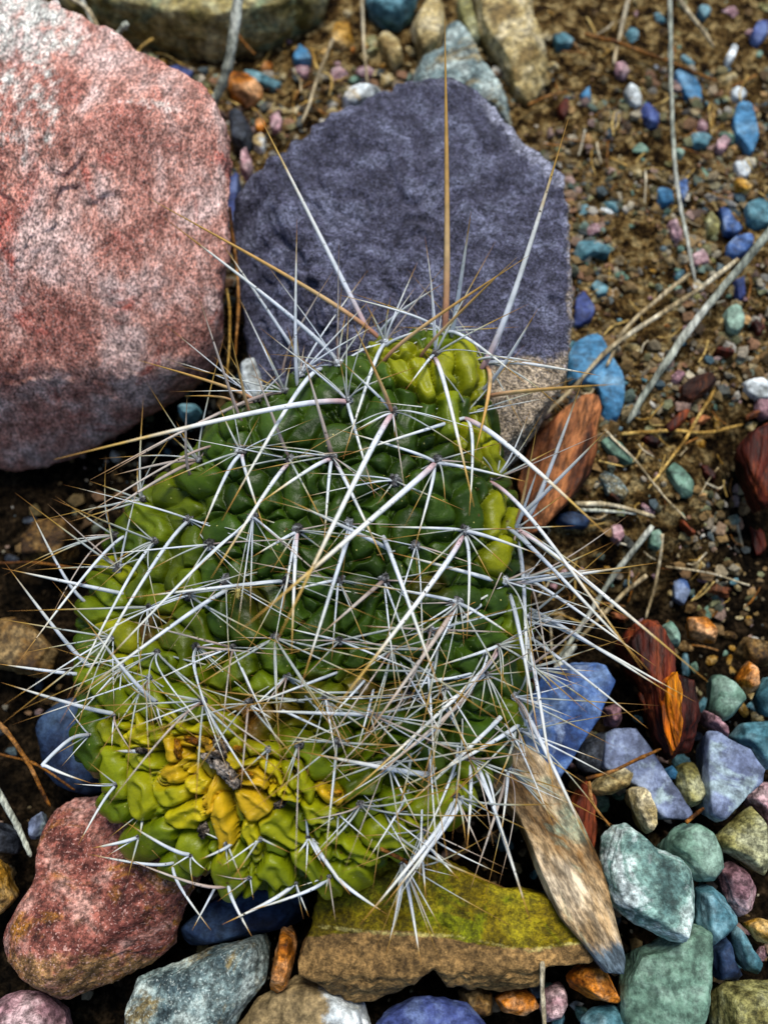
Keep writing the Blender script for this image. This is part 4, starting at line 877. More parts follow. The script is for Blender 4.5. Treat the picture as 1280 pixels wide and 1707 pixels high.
# underside: from the rim down to the soil
vb = np.linspace(0, 1, NB + 1)[1:]
Wp = base.reshape(NR, NT, 3)
rimw = Wp[-1]; cw = rimw.mean(0)
lows = []
for v in vb:
    s = 1 - .55 * v ** 2.2
    q = cw + (rimw - cw) * s; q = q.copy(); q[:, 2] = rimw[:, 2] * (1 - v) + (-1.6) * v
    lows.append(q)
G = np.concatenate([Wp, np.array(lows)], 0)
dU = np.gradient(G, axis=0); dT = (np.roll(G, -1, 1) - np.roll(G, 1, 1)) / 2
Nn = np.cross(dU, dT); Nn[0] = [0, 0, -1]
Nn /= np.linalg.norm(Nn, axis=2)[..., None] + 1e-9
if Nn[NR // 2, :, 2].mean() < 0: Nn = -Nn
Nn[:3] = [0, -.1, 1]
for _ in range(12):
    Nn[1:-1] = (Nn[:-2] + Nn[1:-1] * 2 + Nn[2:]) / 4
    Nn = (np.roll(Nn, 1, 1) + 2 * Nn + np.roll(Nn, -1, 1)) / 4
Nn /= np.linalg.norm(Nn, axis=2)[..., None]
# displacement on the whole grid, in the same pixel parameterisation
lowpx = np.array([PC[0] + (1 + .9 * v) * Rt * np.cos(th) for v in vb]); lowpy = np.array([PC[1] + (1 + .9 * v) * Rt * np.sin(th) for v in vb])
apx = np.concatenate([PX, lowpx]).ravel(); apy = np.concatenate([PY, lowpy]).ravel()
Q = np.stack([apx / 42, apy / 42, np.zeros_like(apx)], 1)
wx = apx + 9 * vnoise(Q, 1) + 4 * vnoise(Q * 2.6, 2); wy = apy + 9 * vnoise(Q + 50, 3) + 4 * vnoise(Q * 2.6, 4)
KS = 12.0
H1 = np.full(len(apx), -.02); H2 = np.full(len(apx), -.02)
acc = np.full(len(apx), 1.0); cacc = np.zeros((len(apx), 3)) + np.array(DG) * acc[0]
# the folds carry on round the rim and below
rimcaps = []
for i in range(90):
    a = i / 90 * 2 * math.pi + rng.uniform(-.03, .03); rr = np.interp(a, th, Rt)
    for f in (1.10, 1.24, 1.40, 1.6):
        f2 = f + rng.uniform(-.04, .04); a2 = a + rng.uniform(-.05, .05)
        x, y = PC[0] + rr * f2 * math.cos(a2), PC[1] + rr * f2 * math.sin(a2)
        rimcaps.append((x - 12 * math.cos(a), y - 12 * math.sin(a), x + 12 * math.cos(a), y + 12 * math.sin(a), rng.uniform(22, 32), rng.uniform(.2, .4), tuple(np.array(MG if rng.rand() < .6 else DG))))
for ax, ay, bx, by, r, hgt, col in caps + rimcaps:
    x0, x1, y0, y1 = min(ax, bx) - r - 14, max(ax, bx) + r + 14, min(ay, by) - r - 14, max(ay, by) + r + 14
    I = np.nonzero((apx > x0 - 10) & (apx < x1 + 10) & (apy > y0 - 10) & (apy < y1 + 10))[0]
    X, Y = wx[I], wy[I]
    ex, ey = bx - ax, by - ay; L2 = ex * ex + ey * ey + 1e-6
    t = np.clip(((X - ax) * ex + (Y - ay) * ey) / L2, 0, 1)
    d = np.hypot(X - ax - t * ex, Y - ay - t * ey)
    hh = hgt * np.clip(1 - (d / (r * 1.25)) ** 2, 0, 1) ** .7
    if hgt > .5 or int(ax * 7 + by) % 2: hh = hh - hgt * (.30 if r < 24 else .12) * np.exp(-(d / (.42 * r)) ** 2)
    wgt = np.exp(KS * np.maximum(hh, 0)) - 1
    o1 = H1[I]; H2[I] = np.maximum(H2[I], np.minimum(o1, hh)); H1[I] = np.maximum(o1, hh)
    acc[I] += wgt; cacc[I] += wgt[:, None] * np.array(col)
lobe_w = sstep(210, 150, np.hypot((apx - 400) / 1.6, apy - 1310)) + .7 * sstep(130, 80, np.hypot(apx - 740, apy - 650))
disp = H1 + .10 * lobe_w - (.27 + .16 * lobe_w) * np.exp(-np.clip(H1 - H2, 0, None) / (.035 + .02 * lobe_w))
tint = cacc / acc[:, None]
sub_d = .02 * fbm(np.stack([apx / 14, apy / 14, np.zeros_like(apx)], 1), 3, 8)
cr = np.exp(-((apx - 378) / 95) ** 2 - ((apy - 1292) / 70) ** 2)       # crumpled skin round the scar
sub_d = sub_d + cr * .11 * fbm(np.stack([wx / 15, wy / 15, np.zeros_like(apx)], 1), 3, 12, ridged=True)
disp = disp - .12 + sub_d
br = sstep(.15, .75, cr + .35 * fbm(np.stack([apx / 22, apy / 22, np.zeros_like(apx)], 1), 3, 31)) * cr
tint = tint * (1 - br[:, None] * .45) + np.array(OR) * br[:, None] * .45
GP = (G + Nn * disp.reshape(G.shape[:2])[..., None])
GP[0] = GP[0].mean(0)
V = GP.reshape(-1, 3)
nR = G.shape[0]
ii = np.arange(nR * NT).reshape(nR, NT); jj = np.roll(ii, -1, 1)
Fp = np.stack([ii[:-1], ii[1:], jj[1:], jj[:-1]], -1).reshape(-1, 4)
croot = np.array([cw[0], cw[1], -1.6])
cactus = bpy.data.objects.new('prickly_pear_cactus', None); COL.objects.link(cactus)
cactus.location = Vector(croot * U); cactus.empty_display_size = .02
tag(cactus, 'green prickly pear cactus pad with yellow crumpled lower end and long white spines', 'cactus')
pad = link('pad', mesh_from('pad', V - croot, Fp[:, ::-1], M['flesh'], colors=tint), cactus)
topV = GP[:NR].reshape(-1, 3); topN = Nn[:NR].reshape(-1, 3)
tpx, tpy = proj(topV)
sel = np.arange(0, len(tpx), 3); tpx, tpy, topV, topN = tpx[sel], tpy[sel], topV[sel], topN[sel]
def surf(x, y):
    d = (tpx - x) ** 2 + (tpy - y) ** 2
    i = int(np.argmin(d))
    if d[i] > 144:
        z = topV[i][2] - .2; return at(x, y, z), topN[i]
    # of the near ones take the one closest to the lens
    near_ = np.nonzero(d < 9)[0]
    if len(near_): i = near_[np.argmax(topV[near_][:, 2])]
    return topV[i], topN[i]

# corky scar and withered flaps, parts of the pad
def lump(name, cx, cy, rx, ry, rz, rot, mat, seed, lift=.05, amp=.3, sub=4, parent=None):
    p, n = surf(cx, cy); k = pxcm(p)
    D, F = ico(sub); P = D * np.array([rx / k, ry / k, rz])
    P = P * (1 + amp * fbm(D * 2.3, 4, seed)[:, None] + amp * .8 * fbm(D * 5, 2, seed + 2, ridged=True)[:, None])
    c, s = math.cos(-rot), math.sin(-rot)
    P = np.stack([P[:, 0] * c - P[:, 1] * s, P[:, 0] * s + P[:, 1] * c, P[:, 2]], 1)
    return link(name, mesh_from(name, P, F, M[mat]), parent or cactus, p + np.array([0, 0, lift]) - croot)
for i, (x, y, rx, ry, a) in enumerate([(357, 1270, 15, 8, .6), (375, 1285, 16, 9, .7), (392, 1302, 14, 9, .8), (366, 1258, 11, 6, .2), (402, 1318, 9, 6, 1.1), (342, 1262, 8, 5, .2)]):
    o = lump('corky_scar', x, y, rx, ry, .15, a, 'scar', 400 + i, lift=.10, amp=.55)
    o['label'] = 'dark corky scar lump in the middle of the yellow crumpled skin'
for i, (x, y, rx, ry, a) in enumerate([(372, 1246, 13, 6, .5), (338, 1383, 7, 10, .1), (470, 1342, 9, 5, -.4), (242, 1256, 11, 4, .1)]):
    lump('withered_flap', x, y, rx, ry, .12, a, 'scar', 420 + i, lift=.14, amp=.6)
for i, (x, y, rx, ry, a) in enumerate([(322, 1238, 14, 5, .3), (300, 1250, 5, 14, -.2), (342, 1235, 12, 5, .4), (412, 1292, 11, 4, .2), (556, 1322, 10, 5, .1), (398, 1252, 8, 4, .3)]):
    lump('crumpled_fold', x, y, rx, ry, .13, a, 'withered', 440 + i, lift=.06, amp=.5)

# areoles
AR = [(580, 665), (655, 683), (775, 690), (728, 765), (660, 803), (555, 762), (480, 765), (402, 755), (328, 765), (497, 882), (583, 875), (690, 910), (773, 883), (637, 967), (845, 970), (765, 1002), (833, 1075),
 (810, 1122), (655, 1085), (720, 1050), (565, 968), (742, 1145), (860, 1160), (820, 797), (865, 880), (565, 1070), (545, 1165), (640, 572), (748, 552), (722, 590), (806, 606), (565, 605), (470, 652), (500, 622), (428, 664),
 (312, 865), (235, 835), (256, 900), (192, 890), (196, 945), (375, 968), (478, 970), (390, 1080), (325, 1080), (262, 1086), (250, 1130), (205, 1110), (184, 1062), (245, 1012), (315, 990), (460, 1062), (415, 1172), (715, 1235),
 (780, 1265), (760, 1330), (700, 1385), (672, 1440), (602, 1340), (645, 1272), (868, 1220), (884, 1110), (884, 1030), (880, 960), (480, 1130), (340, 1170), (500, 1240), (560, 1240), (620, 1190), (680, 1160), (420, 860), (350, 910), (845, 1290), (640, 1350)]
ARL = [(190, 1195), (145, 1225), (190, 1308), (245, 1350), (230, 1398), (315, 1428), (380, 1408), (256, 1172), (515, 1396), (562, 1358), (492, 1474), (552, 1462), (432, 1402), (310, 1186), (415, 1466), (445, 1250)]
def areole_mesh(pale, seed):
    rg = np.random.RandomState(seed)
    D, F = ico(3)
    P = D * np.array([.15, .15, .10]) * (1 + .45 * fbm(D * 3, 3, seed)[:, None])
    Vs, Fs = [P], [F]; off = len(P)
    for i in range(46):
        a = rg.uniform(0, 2 * math.pi); e = rg.uniform(-.1, 1.2)
        d = np.array([math.cos(a) * math.cos(e), math.sin(a) * math.cos(e), math.sin(e)])
        p0 = d * np.array([.12, .12, .07]); p1 = p0 + d * rg.uniform(.06, .13) + rg.normal(size=3) * .03
        s = np.cross(d, [0, 0, 1.]); s /= np.linalg.norm(s) + 1e-9; t_ = np.cross(s, d)
        Vs.append(np.array([p0 + s * .010, p0 - s * .006 + t_ * .009, p0 - s * .006 - t_ * .009, p1]))
        Fs.append(np.array([[0, 1, 3], [1, 2, 3], [2, 0, 3]]) + off); off += 4
    return mesh_from('areole', np.vstack(Vs), np.vstack(Fs), M['palewool' if pale else 'wool'])
AM = [areole_mesh(False, 1), areole_mesh(False, 2), areole_mesh(False, 3), areole_mesh(True, 4), areole_mesh(True, 5)]
rr = random.Random(4)
areoles = []
for i, (x, y) in enumerate(AR + ARL):
    p, n = surf(x, y)
    pale = y < 640 or x > 830 or x > 740 and y < 720
    o = link('areole', AM[rr.choice((3, 4)) if pale else rr.choice((0, 1, 2))], cactus, p - croot)
    zq = Vector(n).to_track_quat('Z', 'Y'); o.rotation_mode = 'QUATERNION'
    o.rotation_quaternion = zq @ Vector((0, 0, 1)).rotation_difference(Vector((0, 0, 1)))
    sc = (.95 if y < 1010 else .7) * rr.uniform(.85, 1.15)
    if i >= len(AR): sc *= .62
    o.scale = (sc, sc * 1.1, sc)
    areoles.append((x, y, p, n, o))
apos = np.array([(a[0], a[1]) for a in areoles])

# spines
spines = []            # (length px, base p, mesh data...)
def add_spine(b, tip, w, kind='w', lift=1.5, bow=.12, via=None, basep=None):
    bx, by = b; tx, ty = tip
    p0, n = surf(bx, by) if basep is None else basep
    p0 = p0 - n * .05
    L = math.hypot(tx - bx, ty - by)
    p3 = at(tx, ty, p0[2] + lift)
    if via is not None:
        mids = [at(vx, vy, p0[2] + vz) for vx, vy, vz in via]
        path = smooth_path([p0] + mids + [p3], 16)
    else:
        d = p3 - p0; Lc = np.linalg.norm(d)
        # leaves the areole outwards, then runs nearly straight to the tip
        c1 = p0 + n * Lc * bow * .9 + d * .10
        c2 = p0 + d * .34 + n * Lc * bow * .85
        t = np.linspace(0, 1, 14)[:, None] ** 1.15
        path = (1 - t) ** 3 * p0 + 3 * (1 - t) ** 2 * t * c1 + 3 * (1 - t) * t ** 2 * c2 + t ** 3 * p3
    m = len(path); tt = np.linspace(0, 1, m)
    r0 = w * .92 / 2 / pxcm(path[m // 2])
    rad = r0 * np.interp(tt, [0, .08, .45, .8, 1], [.85, 1, .95, .62, .05])
    spines.append((L, w, p0, path, rad, kind, (bx, by)))
S = add_spine
T = [
 ((746, 552), (741, 22), 12, 'o', 4.2), ((803, 612), (947, 198), 12, 'p', 3.8), ((614, 552), (425, 178), 10, 'p', 3.0), ((624, 560), (248, 330), 10, 'o', 3.0), ((560, 600), (270, 360), 9, 'w', 2.6), ((500, 600), (365, 398), 7, 'w', 2),
 ((492, 640), (495, 365), 7, 'w', 2.4), ((470, 620), (556, 450), 5, 'b', 2), ((562, 580), (570, 475), 4, 'o', 1.5), ((755, 560), (785, 352), 9, 'w', 2.8), ((640, 600), (882, 425), 9, 'o', 3), ((700, 590), (862, 428), 8, 'o', 3.2),
 ((620, 556), (742, 470), 7, 'w', 2.2), ((735, 556), (560, 490), 6, 'w', 2), ((806, 650), (897, 513), 8, 'w', 2.2), ((802, 602), (1000, 626), 9, 'w', 2.5), ((802, 600), (908, 606), 6, 'w', 2.0), ((815, 665), (1030, 640), 11, 'o', 4.6),
 ((884, 860), (972, 630), 9, 'w', 2.6), ((872, 862), (1018, 710), 9, 'w', 2.6), ((777, 695), (1010, 890), 12, 'p', 3.4), ((820, 800), (1070, 1115), 9, 'p', 3.2), ((865, 882), (1180, 1137), 10, 'p', 3.4), ((850, 880), (1085, 1122), 9, 'w', 3.0),
 ((845, 972), (1095, 938), 8, 'p', 2.8), ((884, 1022), (1160, 1171), 8, 'w', 2.0), ((884, 1012), (1136, 1169), 8, 'w', 2.2), ((884, 1060), (1080, 1215), 7, 'w', 1.8), ((845, 975), (648, 920), 10, 'w', 2.8), ((866, 1165), (988, 1421), 10, 'w', 2.4),
 ((878, 1050), (925, 1335), 9, 'w', 2.2), ((790, 1262), (885, 1540), 9, 'w', 2.2), ((578, 666), (90, 766), 13, 'p', 3.4), ((655, 688), (460, 1072), 12, 'p', 3.2), ((728, 770), (400, 1052), 13, 'p', 3.8), ((773, 893), (548, 1195), 11, 'p', 3.3),
 ((765, 1005), (602, 1238), 10, 'b', 2.2), ((637, 967), (530, 1062), 9, 'b', 1.6), ((552, 760), (505, 592), 8, 'b', 1.6), ((482, 765), (415, 590), 7, 'b', 1.8), ((655, 685), (590, 542), 8, 'o', 2.0), ((540, 612), (370, 868), 10, 'w', 3.0),
 ((482, 768), (352, 964), 9, 'p', 2.4), ((652, 915), (468, 828), 9, 'w', 2.6), ((497, 885), (486, 1092), 8, 'p', 2), ((585, 880), (500, 1150), 9, 'w', 2), ((640, 890), (738, 1165), 9, 'w', 2.2), ((478, 970), (203, 998), 8, 'w', 1.6),
 ((202, 992), (3, 947), 8, 'w', 1.8), ((152, 1112), (8, 938), 8, 'w', 1.8), ((190, 1193), (2, 1138), 8, 'w', 1.6), ((125, 1125), (-10, 1106), 7, 'w', .8), ((140, 1000), (48, 845), 6, 'w', 1.4), ((205, 895), (25, 1112), 7, 'w', 1.4),
 ((312, 866), (100, 1205), 8, 'w', 1.8), ((256, 902), (112, 1165), 7, 'w', 1.6), ((400, 885), (150, 1130), 7, 'w', 2), ((378, 985), (112, 1172), 9, 'w', 2.2), ((262, 1172), (140, 1030), 8, 'w', 1.6), ((190, 1310), (130, 1410), 6, 'w', .9),
 ((245, 1352), (234, 1394), 7, 'w', .8), ((230, 1400), (150, 1415), 7, 'w', .8), ((315, 1428), (208, 1370), 7, 'w', 1.0), ((290, 1442), (145, 1424), 6, 'w', .4), ((375, 1478), (205, 1430), 6, 'b', .4), ((290, 1448), (352, 1552), 6, 'w', .2),
 ((382, 1408), (332, 1434), 6, 'w', .7), ((418, 1470), (362, 1436), 9, 'w', 1.1), ((382, 1480), (420, 1562), 7, 'w', .3), ((492, 1476), (370, 1542), 8, 'w', .6), ((552, 1466), (412, 1520), 7, 'w', .6), ((355, 1482), (320, 1552), 5, 'w', .1),
 ((242, 1254), (188, 1252), 8, 'w', .8), ((516, 1398), (508, 1340), 6, 'w', .6), ((516, 1400), (494, 1426), 5, 'w', .5), ((520, 1400), (584, 1492), 9, 'w', .9), ((556, 1462), (645, 1525), 8, 'w', .7), ((722, 1290), (500, 1253), 11, 'w', 2.0),
 ((620, 1192), (400, 1184), 8, 'w', 1.4), ((560, 1120), (402, 1182), 6, 'w', 1.4), ((862, 1168), (660, 1360), 10, 'w', 2.2), ((770, 1330), (640, 1510), 10, 'w', 1.5), ((756, 1340), (600, 1542), 10, 'w', 1.5), ((866, 1212), (700, 1305), 9, 'w', 1.8),
 ((672, 1430), (702, 1612), 8, 'w', .8), ((790, 1150), (620, 1300), 9, 'b', 2.0), ((835, 1082), (560, 1345), 9, 'p', 2.2), ((810, 1124), (640, 1140), 7, 'w', 1.2), ((833, 1078), (715, 1115), 7, 'w', 1.2), ((765, 1004), (862, 1065), 7, 'w', 1.2),
 ((765, 1002), (590, 970), 7, 'w', 1.2), ((845, 975), (780, 1010), 8, 'w', 1.0), ((845, 975), (680, 1095), 8, 'w', 1.6), ((773, 886), (900, 925), 8, 'w', 1.2), ((773, 888), (778, 1065), 7, 'w', 1.3), ((773, 886), (632, 878), 7, 'w', 1.3),
 ((728, 768), (560, 715), 7, 'w', 1.4), ((728, 770), (885, 805), 7, 'w', 1.4), ((726, 772), (692, 910), 7, 'w', 1.0), ((775, 693), (565, 762), 8, 'w', 1.8), ((778, 694), (782, 860), 7, 'w', 1.4), ((722, 592), (790, 845), 9, 'p', 2.4),
 ((655, 684), (566, 600), 7, 'w', 1.4), ((655, 686), (588, 720), 5, 'w', .7), ((580, 668), (625, 830), 7, 'w', 1.2), ((555, 765), (428, 842), 9, 'p', 1.6), ((556, 768), (640, 935), 8, 'p', 1.6), ((552, 768), (540, 910), 7, 'w', 1.2),
 ((402, 757), (440, 880), 7, 'p', 1.2), ((402, 757), (330, 900), 8, 'w', 1.4), ((497, 885), (418, 930), 7, 'w', 1.0), ((497, 884), (470, 1020), 7, 'w', 1.0), ((565, 968), (480, 985), 7, 'w', 1.0), ((810, 605), (792, 755), 9, 'o', 1.6),
 ((722, 590), (676, 650), 6, 'w', .8), ((748, 552), (878, 640), 8, 'w', 1.2), ((640, 572), (572, 765), 8, 'w', 1.6), ((640, 574), (720, 545), 7, 'w', .9), ((470, 652), (150, 800), 8, 'b', 1.4), ((428, 664), (178, 790), 7, 'b', 1.0),
 ((328, 768), (150, 872), 8, 'b', 1.0), ((350, 740), (138, 860), 6, 'b', 1.0), ((430, 664), (230, 600), 8, 'o', 2.4), ((402, 700), (330, 490), 6, 'b', 2.4), ((415, 690), (385, 560), 6, 'o', 2.0), ((328, 766), (190, 792), 7, 'b', 1.2),
 ((235, 832), (150, 850), 6, 'w', .8), ((400, 660), (308, 660), 6, 'o', 1.8), ((318, 790), (312, 660), 6, 'b', 1.8), ((880, 962), (1092, 1110), 7, 'w', 1.6), ((868, 1222), (905, 1150), 6, 'w', .8), ((884, 1112), (1010, 1010), 5, 'b', 1.4),
 ((884, 1036), (958, 1052), 5, 'w', 1.0), ((862, 880), (900, 770), 7, 'w', 1.8), ((862, 870), (895, 710), 6, 'o', 2.2), ((868, 905), (880, 1200), 9, 'w', 1.4), ((850, 985), (898, 1230), 9, 'w', 1.6), ((700, 1388), (768, 1470), 7, 'w', .8),
 ((780, 1268), (778, 1420), 8, 'w', 1.0), ((812, 1290), (830, 1370), 6, 'w', .8), ((700, 1388), (710, 1500), 7, 'w', .7), ((845, 1290), (835, 1395), 7, 'w', .8), ((845, 1292), (785, 1480), 7, 'b', .6), ((672, 1442), (645, 1590), 7, 'w', .3)]
for q in T:
    Lq = math.hypot(q[0][0] - q[1][0], q[0][1] - q[1][1])
    add_spine(*q[:5], bow=.03 if q[0][0] > 835 else (.06 if Lq > 200 else .10))
# one spine snapped back on itself
add_spine((148, 1224), (152, 1306), 8, 'w', .9, via=[(118, 1232, .5), (74, 1272, 1.1), (78, 1278, 1.1), (110, 1292, 1.0)])
# the shorter radial spines of every areole
rs = np.random.RandomState(77)
for i, (x, y, p, n, o) in enumerate(areoles):
    lob = i >= len(AR)
    cnt = 3 if lob else (7 if y < 1000 else 9)
    if not lob and math.hypot((x - 380) / 1.4, y - 1300) < 125: cnt = 3
    out = math.atan2(y - 1000, x - 560)
    for k_ in range(cnt):
        edge = min(np.hypot(OUT[:, 0] - x, OUT[:, 1] - y)) < 75
        if lob or edge:
            a = out + rs.normal() * 1.0
        elif y < 660:
            a = rs.uniform(-math.pi, math.pi)
        else:
            a = math.pi / 2 + rs.uniform(-1.9, 1.9)
        L = (rs.uniform(45, 215) if not lob else rs.uniform(30, 85)) * (1.15 if y > 1000 and not lob else 1)
        w_ = rs.uniform(2.2, 4.8) if not lob else rs.uniform(2.6, 4.4)
        kind = 'g' if rs.rand() < .62 else ('b' if rs.rand() < .3 else 'w')
        add_spine((x + rs.normal() * 3, y + rs.normal() * 3), (x + L * math.cos(a), y + L * math.sin(a)), w_, kind, rs.uniform(.1, 1.3) * L / 110, bow=rs.choice([.02, .06, .16]), basep=(p, n))
# extra tangle at the lower right of the pad
for i in range(70):
    a0 = rs.randint(len(AR))
    x, y = rs.uniform(430, 860), rs.uniform(1080, 1400)
    if not inside(OUT, x, y) or (x < 600 and y > 1215): continue
    a = rs.choice([math.pi * .25, math.pi * .75, math.pi * .68, .5, 1.35, 2.9]) + rs.normal() * .28
    L = rs.uniform(90, 220)
    ex_, ey_ = x + L * math.cos(a), y + L * math.sin(a)
    if ex_ < 590 and ey_ > 1240: continue
    add_spine((x, y), (ex_, ey_), rs.uniform(3.4, 6.4), 'w' if rs.rand() < .5 else 'g', rs.uniform(.3, 1.6), bow=rs.uniform(.03, .2))
spines.sort(key=lambda s: -s[0] * s[1])
KM = {'w': 'sp_w', 'g': 'sp_g', 'p': 'sp_p', 'o': 'sp_o', 'b': 'sp_b'}
rest = {}
bpy.context.view_layer.update()
for i, (L, w_, p0, path, rad, kind, b2) in enumerate(spines):
    V, F, al = tube(path, rad, 6, .72)
    if i < 300:
        o = areoles[int(np.argmin(np.hypot(apos[:, 0] - b2[0], apos[:, 1] - b2[1])))][4]
        s = link('spine', mesh_from('spine', V - p0, F, M[KM[kind]], attrs={'along': al}))
        s.parent = o
        # keep the spine in place: the areole carries its own turn and scale
        mw = Matrix.Translation(Vector(cactus.location) + Vector(o.location)) @ o.rotation_quaternion.to_matrix().to_4x4() @ Matrix.Diagonal((*o.scale, 1))
        s.matrix_parent_inverse = mw.inverted()
        s.location = Vector(p0 * U)
    else:
        r_ = rest.setdefault(kind, [[], [], [], 0]); r_[0].append(V); r_[1].append(F + r_[3]); r_[2].append(al); r_[3] += len(V)
ks = sorted(rest)
if ks:
    Va, Fa, Aa, Mi, off = [], [], [], [], 0
    for q, kk in enumerate(ks):
        v_, f_, a_ = np.vstack(rest[kk][0]), np.vstack(rest[kk][1]), np.concatenate(rest[kk][2])
        Va.append(v_); Fa.append(f_ + off); Aa.append(a_); Mi.append(np.full(len(f_), q)); off += len(v_)
    me = mesh_from('short_spines', np.vstack(Va) - croot, np.vstack(Fa), None, attrs={'along': np.concatenate(Aa)})
    for kk in ks: me.materials.append(M[KM[kk]])
    me.polygons.foreach_set('material_index', np.concatenate(Mi).astype(np.int32))
    tag(link('short_spines', me, cactus), kind='stuff')

# spider on the pad
sp, sn = surf(400, 992)
spz = sp + np.array([0, 0, .30])
spider = bpy.data.objects.new('spider', None); COL.objects.link(spider); spider.location = Vector(spz * U)
tag(spider, 'tiny yellow brown spider among the spines on the left half of the pad', 'spider')
D, F = ico(3)
link('abdomen', mesh_from('abdomen', (D * np.array([.085, .10, .07])) * (1 + .12 * fbm(D * 4, 2, 3)[:, None]) + np.array([.02, -.07, 0]), F, M['spider']), spider)
link('head', mesh_from('head', D * np.array([.06, .06, .045]) + np.array([0, .06, 0]), F, M['spider']), spider)
for sx in (-1, 1):
    for k_, a in enumerate((.9, .35, -.25, -.8)):
        d = np.array([sx * math.cos(a), math.sin(a), 0])
        pth = smooth_path([d * .04 + [0, .04, 0], d * .14 + [0, .04, .10], d * .24 + [0, .03, .04], d * .30 + [0, .02, -.10]], 10)
        V, F2, _ = tube(pth, np.linspace(.014, .006, len(pth)), 5)
        link('leg', mesh_from('leg', V, F2, M['spider']), spider)

# landmarks the small loose things are told apart by
LM = [(1142, 148, 'the almond shaped blue chip'), (1243, 215, 'the big leaf shaped blue chip'), (1082, 193, 'the indigo pebble touching a cream one'), (1056, 165, 'the cream pebble touching an indigo one'),
 (1108, 332, 'the square bright blue chip'), (1138, 318, 'the narrow blue chip by the grey straw'), (1232, 412, 'the blue stone under the grey stem'), (1268, 360, 'the teal stone at the right edge'), (985, 418, 'the curved teal chip'),
 (998, 483, 'the round teal pebble near the purple boulder'), (970, 520, 'the indigo shard by the purple boulder'), (1000, 640, 'the big slate blue flake'), (1030, 755, 'the leaf shaped green chip'), (1130, 800, 'the faceted green pebble'),
 (1018, 810, 'the flat grey pebble'), (955, 868, 'the dark blue pebble below the bark'), (1216, 95, 'the thin white chip'), (1265, 55, 'the indigo chip in the corner'), (1172, 22, 'the teal chip at the top edge'), (1165, 238, 'the narrow teal chip'),
 (1204, 242, 'the lilac pebble by the leaf shaped chip'), (1231, 160, 'the round cream pebble'), (1236, 285, 'the white pebble at the right'), (1124, 388, 'the pinkish pebble by the grey straw'), (1186, 376, 'the khaki pebble by the blue chip'),
 (1168, 434, 'the mauve pebble at the straw foot'), (1128, 630, 'the lilac pebble beside the grey stem'), (1262, 650, 'the white chalky stone'), (938, 72, 'the teal pebble near the long tan stone'), (1034, 118, 'the rosy pebble by the crossing straws'),
 (1134, 988, 'the indigo blue gravel pebble'), (1092, 900, 'the teal green pebble'), (1028, 892, 'the lilac pebble below the double straw'), (1222, 535, 'the pale green stone by the grey stem'), (504, 95, 'the bright blue chip in the litter'),
 (292, 122, 'the indigo sliver behind the pink boulder'), (256, 104, 'the yellowish pebble behind the pink boulder'), (460, 205, 'the mauve pebble by the purple boulder'), (434, 240, 'the greenish white pebble'), (408, 145, 'the rusty pink stone'),
 (436, 75, 'the flat pale green pebble'), (715, 50, 'the blocky tan stone'), (770, 120, 'the pale grey stone spike'), (860, 70, 'the long tan stone'), (570, 65, 'the tan chunk by the thin straw'), (650, 82, 'the right hand tan chunk'), (650, 10, 'the teal grey stone at the top'),
 (938, 185, 'the tiny red bark flake'), (1160, 648, 'the rusty bark flake'), (1262, 770, 'the red bark lump'), (1085, 1060, 'the dark red wood chunk'), (1118, 1060, 'the green grey chip'), (1175, 1048, 'the warm orange stone'), (1250, 1090, 'the brown pink stone'),
 (1245, 1130, 'the tan and pink stone'), (1205, 1165, 'the pale green triangular stone'), (1220, 1290, 'the lavender stone with a pit'), (1080, 1290, 'the flat lavender slab'), (1080, 1470, 'the mottled green stone'), (1160, 1410, 'the rounded sage stone'),
 (1235, 1400, 'the olive green wedge'), (1195, 1530, 'the slate blue stone'), (1230, 1485, 'the pale pink stone'), (1110, 1640, 'the grey green block'), (1250, 1680, 'the olive corner stone'), (985, 1640, 'the orange pink stone'), (950, 1450, 'the long tan slab'),
 (975, 1360, 'the deep red bark strip'), (955, 1200, 'the deep blue flat stone'), (60, 905, 'the dim grey block'), (40, 1080, 'the brown layered stone'), (120, 1230, 'the dark blue shaded stone'), (60, 1380, 'the small blue grey stone'), (700, 1690, 'the indigo stone'),
 (770, 1680, 'the grey brown stone'), (860, 1675, 'the small rusty stone'), (200, 60, 'the greenish grey stub'), (228, 95, 'the curled gold straw'), (360, 100, 'the grey stem behind the pink boulder'), (530, 130, 'the curled gold root'), (606, 100, 'the thin hanging straw'),
 (1118, 230, 'the long grey straw'), (1155, 40, 'the pale broken straw'), (1150, 500, 'the thick grey stem'), (1060, 560, 'the tan straw beside the stem'), (1150, 718, 'the level golden straw'), (1040, 850, 'the thick level tan straw'), (1000, 990, 'the grey diagonal straw'), (1098, 960, 'the upright tan straw'), (960, 760, 'the curled rust bark')]
used_labels = set()
def place_label(head, x, y):
    cand = sorted(LM, key=lambda m: math.hypot(m[0] - x, m[1] - y))[:4]
    best = None
    for lx, ly, nm in cand:
        dx, dy = x - lx, y - ly; d = math.hypot(dx, dy)
        h_ = 'left of' if dx < 0 else 'right of'; v_ = 'above' if dy < 0 else 'below'
        rel = h_ if abs(dx) > 2.4 * abs(dy) else (v_ if abs(dy) > 2.4 * abs(dx) else ('up and ' if dy < 0 else 'down and ') + h_)
        lab = '%s %s %s %s' % (head, 'close' if d < 32 else 'a little way' if d < 75 else 'further', rel, nm)
        if len(lab.split()) > 16: lab = '%s %s %s' % (head, rel, nm)
        if len(lab.split()) > 16: continue
        if best is None: best = lab
        if lab not in used_labels:
            used_labels.add(lab); return lab
    return best

